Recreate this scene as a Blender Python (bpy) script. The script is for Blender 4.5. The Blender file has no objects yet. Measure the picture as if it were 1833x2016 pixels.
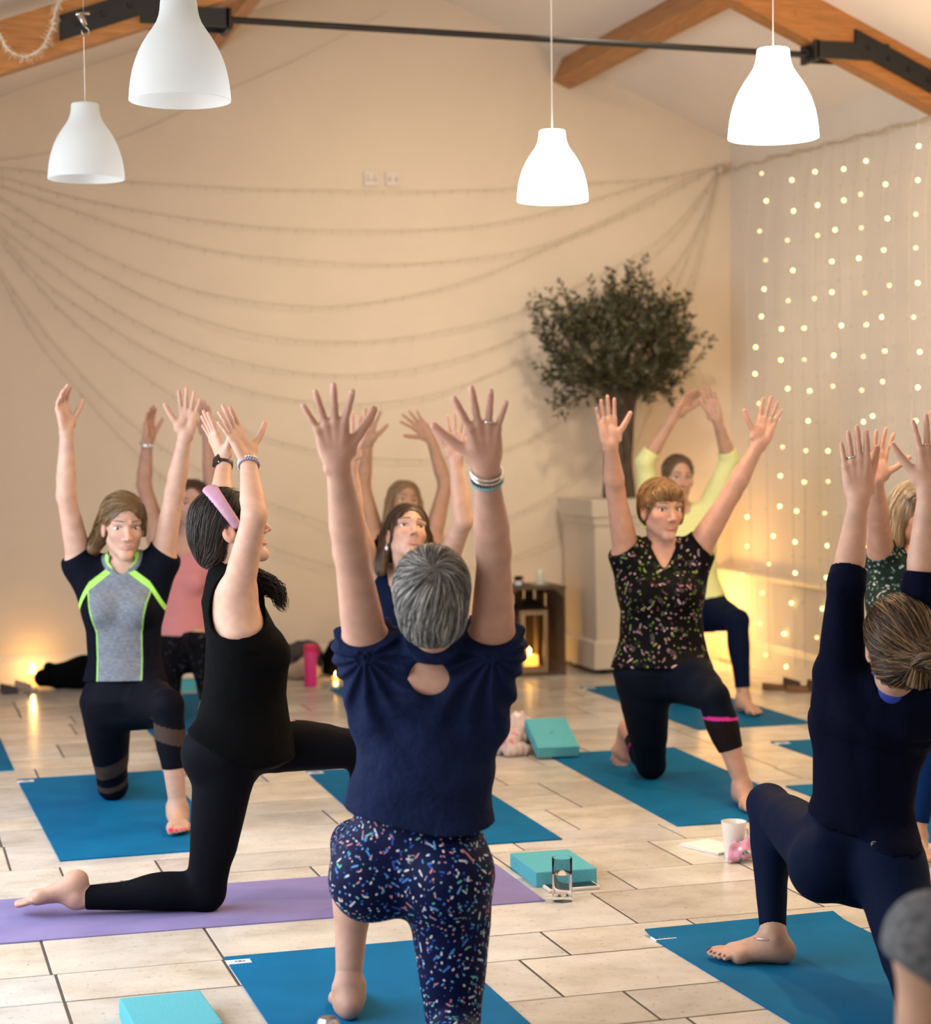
import bpy, bmesh, math, random
import numpy as np
from mathutils import Vector, Matrix
random.seed(7); rng = np.random.default_rng(7)
SC = bpy.context.scene
COL = SC.collection

# ------------------------------------------------------------------ camera, world, lights
cam = bpy.data.cameras.new('camera'); camo = bpy.data.objects.new('camera', cam); COL.objects.link(camo)
CAM_R = Vector((0.957451, -0.288441, -0.009393)); CAM_U = Vector((0.020878, 0.036767, 0.999106)); CAM_F = Vector((0.287838, 0.956791, -0.041225))
camo.matrix_world = Matrix(((CAM_R.x, CAM_U.x, -CAM_F.x, 0), (CAM_R.y, CAM_U.y, -CAM_F.y, 0), (CAM_R.z, CAM_U.z, -CAM_F.z, 1.4545), (0, 0, 0, 1)))
cam.sensor_fit = 'HORIZONTAL'; cam.sensor_width = 36.0; cam.lens = 3812.8 * 36.0 / 1833.0
cam.dof.use_dof = True; cam.dof.focus_distance = 5.5; cam.dof.aperture_fstop = 3.3
cam.clip_start = 0.05; cam.clip_end = 60
SC.camera = camo
SC.view_settings.view_transform = 'Standard'; SC.view_settings.look = 'None'
SC.view_settings.exposure = 0.16; SC.view_settings.gamma = 1.0; SC.view_settings.use_curve_mapping = False
SC.cycles.use_denoising = True
SC.cycles.max_bounces = 10; SC.cycles.diffuse_bounces = 3; SC.cycles.glossy_bounces = 3; SC.cycles.transmission_bounces = 10
SC.cycles.sample_clamp_indirect = 6.0
SC.cycles.caustics_reflective = False; SC.cycles.caustics_refractive = False
W = bpy.data.worlds.new('world'); SC.world = W; W.use_nodes = True
W.node_tree.nodes['Background'].inputs[0].default_value = (0.75, 0.86, 1.0, 1); W.node_tree.nodes['Background'].inputs[1].default_value = 1.0

def light(name, kind, loc, energy, color, size=0.1, size_y=None, target=None):
    l = bpy.data.lights.new(name, kind); l.energy = energy; l.color = color
    if kind == 'AREA':
        l.shape = 'RECTANGLE'; l.size = size; l.size_y = size_y or size
    else: l.shadow_soft_size = size
    o = bpy.data.objects.new(name, l); COL.objects.link(o); o.location = loc
    if target is not None:
        o.rotation_euler = (Vector(target) - Vector(loc)).to_track_quat('-Z', 'Y').to_euler()
    return o
DAY = (0.82, 0.90, 1.0); WARM = (1.0, 0.70, 0.40); FLAME = (1.0, 0.52, 0.14)
# daylight through the glazed left side and a window behind the camera, both assumed
light('daylight_side', 'AREA', (-1.42, 5.2, 1.55), 236, DAY, 2.3, 5.0, (3.0, 5.0, 0.4)).data.size = 5.0
bpy.data.objects['daylight_side'].data.size_y = 2.1
light('daylight_rear', 'AREA', (1.9, -1.85, 1.9), 16, DAY, 4.2, 2.0, (2.6, 6.0, 0.9))
# added warm spot, unseen and without a fixture, to brighten the gable wall
sp_ = light('gable_fill_spot', 'SPOT', (3.35, 8.55, 3.94), 195, (1.0, 0.85, 0.64), 0.12, None, (3.95, 11.5, 2.05)); sp_.data.spot_size = math.radians(92); sp_.data.spot_blend = 1.0
# ------------------------------------------------------------------ materials
def mat(name, color=(0.8, 0.8, 0.8), rough=0.6, attr=None, noise=None, bump=None, metal=0.0, emit=None, emit_s=0.0, sheen=0.0, sss=0.0, trans=0.0, ior=1.45, alpha=1.0, spec=0.5, stretch=(1, 1, 1), coord='Object'):
    """principled material; attr=colour attribute name, noise=(scale, detail, low, high) multiplies the colour, bump=(scale, strength, distance)"""
    m = bpy.data.materials.new(name); m.use_nodes = True; nt = m.node_tree; N = nt.nodes; L = nt.links
    b = N['Principled BSDF']
    b.inputs['Base Color'].default_value = (*color, 1); b.inputs['Roughness'].default_value = rough; b.inputs['Metallic'].default_value = metal
    b.inputs['Specular IOR Level'].default_value = spec; b.inputs['IOR'].default_value = ior
    if emit: b.inputs['Emission Color'].default_value = (*emit, 1); b.inputs['Emission Strength'].default_value = emit_s
    if sheen: b.inputs['Sheen Weight'].default_value = sheen; b.inputs['Sheen Roughness'].default_value = 0.5
    if sss: b.inputs['Subsurface Weight'].default_value = sss; b.inputs['Subsurface Radius'].default_value = (0.02, 0.008, 0.005); b.inputs['Subsurface Scale'].default_value = 0.35
    if trans: b.inputs['Transmission Weight'].default_value = trans
    if alpha < 1: b.inputs['Alpha'].default_value = alpha
    src = None
    if attr:
        a = N.new('ShaderNodeAttribute'); a.attribute_name = attr; src = a.outputs['Color']
    vec = None
    if noise or bump:
        tc = N.new('ShaderNodeTexCoord'); mp = N.new('ShaderNodeMapping'); mp.inputs['Scale'].default_value = stretch
        L.new(tc.outputs[coord], mp.inputs['Vector']); vec = mp.outputs['Vector']
    if noise:
        n = N.new('ShaderNodeTexNoise'); n.inputs['Scale'].default_value = noise[0]; n.inputs['Detail'].default_value = noise[1]; L.new(vec, n.inputs['Vector'])
        mr = N.new('ShaderNodeMapRange'); mr.inputs['From Min'].default_value = 0.3; mr.inputs['From Max'].default_value = 0.7
        mr.inputs['To Min'].default_value = noise[2]; mr.inputs['To Max'].default_value = noise[3]; L.new(n.outputs['Fac'], mr.inputs['Value'])
        mx = N.new('ShaderNodeMix'); mx.data_type = 'RGBA'; mx.blend_type = 'MULTIPLY'; mx.inputs[0].default_value = 1.0
        if src: L.new(src, mx.inputs[6])
        else: mx.inputs[6].default_value = (*color, 1)
        L.new(mr.outputs['Result'], mx.inputs[7]); src = mx.outputs[2]
    if src: L.new(src, b.inputs['Base Color'])
    if bump:
        n = N.new('ShaderNodeTexNoise'); n.inputs['Scale'].default_value = bump[0]; n.inputs['Detail'].default_value = 3; L.new(vec, n.inputs['Vector'])
        bp = N.new('ShaderNodeBump'); bp.inputs['Strength'].default_value = bump[1]; bp.inputs['Distance'].default_value = bump[2]
        L.new(n.outputs['Fac'], bp.inputs['Height']); L.new(bp.outputs['Normal'], b.inputs['Normal'])
    return m
MT = {}
def M(name, **k):
    if name not in MT: MT[name] = mat(name, **k)
    return MT[name]

def rampmat(name, base, layers, rough=0.7, sheen=0.0, bump=None):
    """fabric print: layers = [(voronoi scale, dash half length, half width, share, [colours])] of small randomly turned dashes"""
    m = mat(name, base, rough, sheen=sheen, bump=bump, spec=0.1); nt = m.node_tree; N = nt.nodes; L = nt.links; b = N['Principled BSDF']
    tc = N.new('ShaderNodeTexCoord'); col = None
    def vm(op, a, c=None, out=0):
        n = N.new('ShaderNodeVectorMath'); n.operation = op
        for i, x in enumerate((a, c)):
            if x is None: continue
            if isinstance(x, tuple): n.inputs[i].default_value = x
            else: L.new(x, n.inputs[i])
        return n.outputs[out]
    def fm(op, a, c=None, d=None):
        n = N.new('ShaderNodeMath'); n.operation = op
        for i, x in enumerate((a, c, d)):
            if x is None: continue
            if isinstance(x, (int, float)): n.inputs[i].default_value = x
            else: L.new(x, n.inputs[i])
        return n.outputs[0]
    prev = None
    for li, (sc, hl, hw, share, cols) in enumerate(layers):
        mp = N.new('ShaderNodeMapping'); mp.inputs['Scale'].default_value = (sc, sc, sc); mp.inputs['Location'].default_value = (li * 3.7, li * 1.3, li * 5.1)
        L.new(tc.outputs['Object'], mp.inputs['Vector']); v = mp.outputs['Vector']
        vo = N.new('ShaderNodeTexVoronoi'); vo.inputs['Scale'].default_value = 1.0; L.new(v, vo.inputs['Vector'])
        d = vm('SUBTRACT', v, vo.outputs['Position'])
        r = vm('NORMALIZE', vm('SUBTRACT', vo.outputs['Color'], (0.5, 0.5, 0.5)))
        t = N.new('ShaderNodeVectorMath'); t.operation = 'DOT_PRODUCT'; L.new(d, t.inputs[0]); L.new(r, t.inputs[1])
        tcl = fm('MINIMUM', fm('MAXIMUM', t.outputs['Value'], -hl * sc), hl * sc)
        s = N.new('ShaderNodeVectorMath'); s.operation = 'SCALE'; L.new(r, s.inputs[0]); L.new(tcl, s.inputs['Scale'])
        dist = N.new('ShaderNodeVectorMath'); dist.operation = 'DISTANCE'; L.new(d, dist.inputs[0]); L.new(s.outputs[0], dist.inputs[1])
        mask = fm('LESS_THAN', dist.outputs['Value'], hw * sc)
        wn = N.new('ShaderNodeTexWhiteNoise'); L.new(vo.outputs['Position'], wn.inputs['Vector'])
        mask = fm('MULTIPLY', mask, fm('LESS_THAN', wn.outputs['Value'], share))
        cr = N.new('ShaderNodeValToRGB'); cr.color_ramp.interpolation = 'CONSTANT'
        while len(cr.color_ramp.elements) < len(cols): cr.color_ramp.elements.new(0.5)
        for i, c in enumerate(cols):
            cr.color_ramp.elements[i].position = i / len(cols); cr.color_ramp.elements[i].color = (*c, 1)
        wn2 = N.new('ShaderNodeTexWhiteNoise'); L.new(vm('ADD', vo.outputs['Position'], (7.1, 3.3, 1.7)), wn2.inputs['Vector']); L.new(wn2.outputs['Value'], cr.inputs['Fac'])
        mx = N.new('ShaderNodeMix'); mx.data_type = 'RGBA'; L.new(mask, mx.inputs[0])
        if prev is None: mx.inputs[6].default_value = (*base, 1)
        else: L.new(prev, mx.inputs[6])
        L.new(cr.outputs['Color'], mx.inputs[7]); prev = mx.outputs[2]
    L.new(prev, b.inputs['Base Color'])
    return m

# ------------------------------------------------------------------ mesh helpers
def mk(name, V, F, material=None, parent=None, loc=(0, 0, 0), smooth=False, colors=None):
    """one mesh object from numpy quads/tris or python lists"""
    me = bpy.data.meshes.new(name); V = np.asarray(V, dtype=np.float32)
    if isinstance(F, np.ndarray):
        nf, k = F.shape
        me.vertices.add(len(V)); me.vertices.foreach_set('co', V.ravel())
        me.loops.add(nf * k); me.loops.foreach_set('vertex_index', F.astype(np.int32).ravel())
        me.polygons.add(nf); me.polygons.foreach_set('loop_start', np.arange(0, nf * k, k, dtype=np.int32))
        me.polygons.foreach_set('use_smooth', np.full(nf, smooth)); me.update(calc_edges=True); me.validate()
    else:
        me.from_pydata(V.tolist(), [], F)
        if smooth: me.polygons.foreach_set('use_smooth', [True] * len(me.polygons))
    if colors is not None:
        a = me.color_attributes.new('Col', 'FLOAT_COLOR', 'POINT')
        c = np.ones((len(V), 4), dtype=np.float32); c[:, :3] = colors; a.data.foreach_set('color', c.ravel())
    if material: me.materials.append(material)
    o = bpy.data.objects.new(name, me); COL.objects.link(o); o.location = loc
    if parent: o.parent = parent
    return o
def tag(o, label=None, cat=None, group=None, kind=None):
    if label: o['label'] = label
    if cat: o['category'] = cat
    if group: o['group'] = group
    if kind: o['kind'] = kind
    return o
def empty(name, loc, label=None, cat=None, group=None, kind=None, rz=0.0):
    o = bpy.data.objects.new(name, None); COL.objects.link(o); o.location = loc; o.rotation_euler = (0, 0, rz); o.empty_display_size = 0.1
    return tag(o, label, cat, group, kind)
def wloc(o):
    v = Vector((0, 0, 0))
    while o: v = v + o.location; o = o.parent
    return v
class MB:
    """collects simple shapes into one mesh"""
    def __init__(s): s.v = []; s.f = []
    def add(s, V, F):
        n = len(s.v); s.v += [tuple(map(float, p)) for p in V]; s.f += [tuple(i + n for i in f) for f in F]; return s
    def box(s, lo, hi, bev=0.0, mtx=None):
        x0, y0, z0 = lo; x1, y1, z1 = hi
        if bev <= 0:
            V = [(x, y, z) for z in (z0, z1) for y in (y0, y1) for x in (x0, x1)]
            F = [(0, 2, 3, 1), (4, 5, 7, 6), (0, 1, 5, 4), (2, 6, 7, 3), (0, 4, 6, 2), (1, 3, 7, 5)]
        else:
            bm = bmesh.new(); bmesh.ops.create_cube(bm, size=1)
            for v in bm.verts: v.co = Vector(((x0 + x1) / 2 + v.co.x * (x1 - x0), (y0 + y1) / 2 + v.co.y * (y1 - y0), (z0 + z1) / 2 + v.co.z * (z1 - z0)))
            bmesh.ops.bevel(bm, geom=bm.edges[:], offset=bev, segments=2, affect='EDGES', profile=0.6)
            bm.verts.index_update(); V = [tuple(v.co) for v in bm.verts]; F = [tuple(v.index for v in f.verts) for f in bm.faces]; bm.free()
        if mtx is not None: V = [tuple(mtx @ Vector(p)) for p in V]
        return s.add(V, F)
    def lathe(s, prof, c=(0, 0, 0), n=32, closed=False, mtx=None):
        V = []; F = []
        for r, z in prof:
            for i in range(n):
                a = 2 * math.pi * i / n; V.append((c[0] + r * math.cos(a), c[1] + r * math.sin(a), c[2] + z))
        k = len(prof)
        for j in range(k - 1 + (1 if closed else 0)):
            for i in range(n):
                a, b = j % k, (j + 1) % k
                F.append((a * n + i, a * n + (i + 1) % n, b * n + (i + 1) % n, b * n + i))
        if mtx is not None: V = [tuple(mtx @ Vector(p)) for p in V]
        return s.add(V, F)
    def tube(s, pts, r, n=6, cap=True):
        pts = [Vector(p) for p in pts]; R = r if isinstance(r, (list, tuple)) else [r] * len(pts); V = []; F = []; up = None
        for i, p in enumerate(pts):
            t = (pts[min(i + 1, len(pts) - 1)] - pts[max(i - 1, 0)]).normalized()
            if up is None: up = t.orthogonal().normalized()
            x = (up - t * up.dot(t)).normalized(); y = t.cross(x); up = x
            for k in range(n):
                a = 2 * math.pi * k / n; V.append(p + x * (R[i] * math.cos(a)) + y * (R[i] * math.sin(a)))
        for i in range(len(pts) - 1):
            for k in range(n): F.append((i * n + k, i * n + (k + 1) % n, (i + 1) * n + (k + 1) % n, (i + 1) * n + k))
        if cap: F.append(tuple(range(n))[::-1]); F.append(tuple((len(pts) - 1) * n + k for k in range(n)))
        return s.add(V, F)
    def sphere(s, c, r, nu=12, nv=8, sc=(1, 1, 1)):
        prof = [(math.sin(math.pi * j / nv) * r + 1e-5, -math.cos(math.pi * j / nv) * r) for j in range(nv + 1)]
        n0 = len(s.v); s.lathe(prof, (0, 0, 0), nu)
        for i in range(n0, len(s.v)):
            p = s.v[i]; s.v[i] = (c[0] + p[0] * sc[0], c[1] + p[1] * sc[1], c[2] + p[2] * sc[2])
        return s
    def prism(s, poly, axis, a, b):
        """extrude a 2-D polygon along axis 0/1/2 from a to b"""
        n = len(poly); V = []
        for h in (a, b):
            for p, q in poly: V.append({0: (h, p, q), 1: (p, h, q), 2: (p, q, h)}[axis])
        F = [tuple(range(n))[::-1], tuple(range(n, 2 * n))] + [(i, (i + 1) % n, n + (i + 1) % n, n + i) for i in range(n)]
        return s.add(V, F)
    def build(s, name, material, parent=None, loc=(0, 0, 0), smooth=False, angle=None, rel=True):
        V = np.array(s.v) - (np.array(loc) if (rel and parent is None) else 0)
        if parent is not None and rel: V = V - np.array(wloc(parent))
        o = mk(name, V, s.f, material, parent, loc if parent is None else (0, 0, 0), smooth)
        bm = bmesh.new(); bm.from_mesh(o.data); bmesh.ops.recalc_face_normals(bm, faces=bm.faces[:]); bm.to_mesh(o.data); bm.free()
        if smooth and angle: 
            o.data.polygons.foreach_set('use_smooth', [True] * len(o.data.polygons)); o.data.set_sharp_from_angle(angle=math.radians(angle))
        return o

# ------------------------------------------------------------------ implicit surfaces (bodies, garments, hair)
def smin(a, b, k):
    if k <= 0: return np.minimum(a, b)
    h = np.maximum(k - np.abs(a - b), 0) / k
    return np.minimum(a, b) - h * h * (k * 0.25)
def smax(a, b, k): return -smin(-a, -b, k)
A3 = lambda p: np.asarray(p, dtype=np.float64)
def nrm(v): v = A3(v); return v / (np.linalg.norm(v) + 1e-12)
def perp(v, n): v = A3(v); n = nrm(n); return nrm(v - n * (v @ n))
def cap(a, b, ra, rb=None):
    a = A3(a); b = A3(b); rb = ra if rb is None else rb; ab = b - a; l2 = ab @ ab + 1e-12; rm = max(ra, rb)
    def fn(P):
        t = np.clip(((P - a) @ ab) / l2, 0, 1)
        return np.linalg.norm(P - a - t[..., None] * ab, axis=-1) - (ra + (rb - ra) * t)
    return fn, np.minimum(a, b) - rm, np.maximum(a, b) + rm
def chain(pts, radii):
    pts = [A3(p) for p in pts]; cs = [cap(pts[i], pts[i + 1], radii[i], radii[i + 1]) for i in range(len(pts) - 1)]
    def fn(P):
        d = cs[0][0](P)
        for c in cs[1:]: d = np.minimum(d, c[0](P))
        return d
    return fn, np.min([c[1] for c in cs], 0), np.max([c[2] for c in cs], 0)
def ell(c, r, axes=None):
    c = A3(c); r = A3(r); Rm = np.eye(3) if axes is None else np.array([nrm(a) for a in axes]); e = np.abs(Rm.T) @ r
    def fn(P):
        q = (P - c) @ Rm.T; k0 = np.linalg.norm(q / r, axis=-1); k1 = np.linalg.norm(q / (r * r), axis=-1) + 1e-9
        return k0 * (k0 - 1) / k1
    return fn, c - e, c + e
def tube(pts, rx, ry, rv, rc=0.05):
    """elliptical sweep: lateral radius rx along rv, fore-aft radius ry"""
    pts = [A3(p) for p in pts]; rv = [nrm(r) for r in rv]; segs = []
    for i in range(len(pts) - 1):
        a, b = pts[i], pts[i + 1]; segs.append((a, b - a, (b - a) @ (b - a), rx[i], rx[i + 1], ry[i], ry[i + 1], rv[i], rv[i + 1]))
    def fn(P):
        D = None
        for a, ab, l2, x0, x1, y0, y1, r0, r1 in segs:
            t = np.clip(((P - a) @ ab) / l2, 0, 1); v = P - a - t[..., None] * ab
            r = nrm(r0 + r1); ax = nrm(ab); r = perp(r, ax); f = np.cross(ax, r)
            kx = v @ r / (x0 + (x1 - x0) * t); ky = v @ f / (y0 + (y1 - y0) * t); kc = v @ ax / rc
            k = np.sqrt(kx * kx + ky * ky + kc * kc) + 1e-9; l = np.linalg.norm(v, axis=-1) + 1e-9
            d = l - l / k
            D = d if D is None else np.minimum(D, d)
        return D
    m = max(max(rx), max(ry), rc)
    return fn, np.min(pts, 0) - m, np.max(pts, 0) + m
def half(p, n):
    """half space: positive on the side n points to"""
    p = A3(p); n = nrm(n); return lambda P: (P - p) @ n
U_, S_, I_ = 'u', 's', 'i'
class Fld:
    def __init__(s): s.it = []
    def u(s, prim, k=0.02): s.it.append((U_, prim, k)); return s
    def sub(s, prim, k=0.0): s.it.append((S_, prim, k)); return s
    def keep(s, fn): s.it.append((I_, (fn, None, None), 0.0)); return s      # keep where fn<0
    def disp(s, fn): s.it.append(('d', (fn, None, None), 0.0)); return s
    def bounds(s):
        lo = np.min([p[1] for o, p, k in s.it if o == U_], 0); hi = np.max([p[2] for o, p, k in s.it if o == U_], 0); return lo, hi
    def ev(s, P):
        D = np.full(P.shape[:-1], 0.15)
        for o, p, k in s.it:
            d = p[0](P)
            D = smin(D, d, k) if o == U_ else smax(D, -d, k) if o == S_ else np.maximum(D, d) if o == I_ else D + d
        return D
    def grid(s, h, lo=None, hi=None):
        l, u = s.bounds(); lo = l - 2.5 * h if lo is None else np.maximum(A3(lo), l - 2.5 * h); hi = u + 2.5 * h if hi is None else np.minimum(A3(hi), u + 2.5 * h)
        n = np.ceil((hi - lo) / h).astype(int) + 1; F = np.full(n, 0.15)
        ax = [lo[i] + h * np.arange(n[i]) for i in range(3)]
        for o, p, k in s.it:
            if p[1] is None: i0 = np.zeros(3, int); i1 = n
            else:
                m = 0.012 + k if o == U_ else 0.004 + k
                i0 = np.clip(np.floor((p[1] - m - lo) / h).astype(int), 0, n); i1 = np.clip(np.ceil((p[2] + m - lo) / h).astype(int) + 1, 0, n)
            if np.any(i1 <= i0): continue
            sl = tuple(slice(i0[i], i1[i]) for i in range(3))
            P = np.stack(np.meshgrid(*[ax[i][sl[i]] for i in range(3)], indexing='ij'), -1)
            S = F[sl]
            if o == 'd':
                near = np.abs(S) < 0.04; d = np.zeros_like(S); d[near] = p[0](P[near]); F[sl] = S + d; continue
            d = p[0](P)
            F[sl] = smin(S, d, k) if o == U_ else smax(S, -d, k) if o == S_ else np.maximum(S, d)
        return F, lo, h
    def mesh(s, h, lo=None, hi=None, it=2):
        F, lo, h = s.grid(h, lo, hi); V, Q = surfnet(F, lo, h)
        if not len(V): return V, Q
        E = np.concatenate([Q[:, [0, 1]], Q[:, [1, 2]], Q[:, [2, 3]], Q[:, [3, 0]]]); E = np.concatenate([E, E[:, ::-1]])
        deg = np.bincount(E[:, 0], minlength=len(V)).astype(float) + 1e-9; n = np.array(F.shape)
        def tri(P):
            q = (P - lo) / h; i = np.clip(np.floor(q).astype(int), 0, n - 2); f = q - i; r = 0
            for a in (0, 1):
                for b in (0, 1):
                    for c in (0, 1): r = r + F[i[:, 0] + a, i[:, 1] + b, i[:, 2] + c] * (f[:, 0] if a else 1 - f[:, 0]) * (f[:, 1] if b else 1 - f[:, 1]) * (f[:, 2] if c else 1 - f[:, 2])
            return r
        for k in range(it):
            A = np.stack([np.bincount(E[:, 0], weights=V[E[:, 1], d], minlength=len(V)) for d in range(3)], 1) / deg[:, None]
            V = V + 0.6 * (A - V); d0 = tri(V); g = np.stack([tri(V + np.eye(3)[d] * h * 0.5) - tri(V - np.eye(3)[d] * h * 0.5) for d in range(3)], 1) / h
            st = (d0 / np.maximum((g * g).sum(1), 0.25))[:, None] * g; l = np.linalg.norm(st, axis=1, keepdims=True); V = V - st * np.minimum(1, 0.6 * h / (l + 1e-9))
        return V, Q
def surfnet(F, lo, h):
    S = F < 0; n = F.shape; c = np.zeros(tuple(k - 1 for k in n), dtype=np.int8)
    offs = [(i, j, k) for i in (0, 1) for j in (0, 1) for k in (0, 1)]
    for o in offs: c += S[o[0]:n[0] - 1 + o[0], o[1]:n[1] - 1 + o[1], o[2]:n[2] - 1 + o[2]]
    mixed = (c > 0) & (c < 8); ii = np.argwhere(mixed); idx = np.full(mixed.shape, -1, dtype=np.int64); idx[mixed] = np.arange(len(ii))
    acc = np.zeros((len(ii), 3)); cnt = np.zeros(len(ii))
    fv = {o: F[ii[:, 0] + o[0], ii[:, 1] + o[1], ii[:, 2] + o[2]] for o in offs}
    for a in offs:
        for d in range(3):
            if a[d]: continue
            b = list(a); b[d] = 1; b = tuple(b); f0, f1 = fv[a], fv[b]; cr = (f0 < 0) != (f1 < 0)
            t = np.where(cr, f0 / np.where(cr, f0 - f1, 1), 0)
            p = np.array(a, float)[None] + t[:, None] * np.eye(3)[d]; acc[cr] += p[cr]; cnt[cr] += 1
    V = lo + h * (ii + acc / np.maximum(cnt, 1)[:, None]); Q = []
    for d in range(3):
        e, g = (d + 1) % 3, (d + 2) % 3
        s0 = [slice(None)] * 3; s1 = [slice(None)] * 3; s0[d] = slice(0, -1); s1[d] = slice(1, None)
        ch = S[tuple(s0)] != S[tuple(s1)]; q = np.argwhere(ch)
        ok = (q[:, e] > 0) & (q[:, g] > 0) & (q[:, e] < n[e] - 1) & (q[:, g] < n[g] - 1); q = q[ok]
        if not len(q): continue
        def cell(de, dg):
            r = q.copy(); r[:, e] += de; r[:, g] += dg; return idx[r[:, 0], r[:, 1], r[:, 2]]
        f = np.stack([cell(-1, -1), cell(0, -1), cell(0, 0), cell(-1, 0)], 1)
        ins = S[q[:, 0], q[:, 1], q[:, 2]]; f[~ins] = f[~ins][:, ::-1]; Q.append(f)
    Q = np.concatenate(Q) if Q else np.zeros((0, 4), int)
    return V, Q[(Q >= 0).all(1)]
def join(parts):
    V = []; F = []; n = 0
    for v, f in parts: V.append(v); F.append(f + n); n += len(v)
    return np.concatenate(V), np.concatenate(F)
def folds(amp, k, seed, stretch=(1, 1, 1), fr=None):
    """soft cloth waves: sines warped by slower sines"""
    r = np.random.default_rng(seed); K = r.normal(size=(4, 3)) * k * A3(stretch); ph = r.uniform(0, 6.28, 4); K2 = r.normal(size=(4, 3)) * k * 0.35
    def fn(P):
        Q = P if fr is None else P @ np.array(fr).T
        s = 0
        for i in range(4): s = s + np.sin(Q @ K[i] + ph[i] + 1.6 * np.sin(Q @ K2[i] + ph[i] * 2))
        return amp * s / 2.2
    return fn
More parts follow.
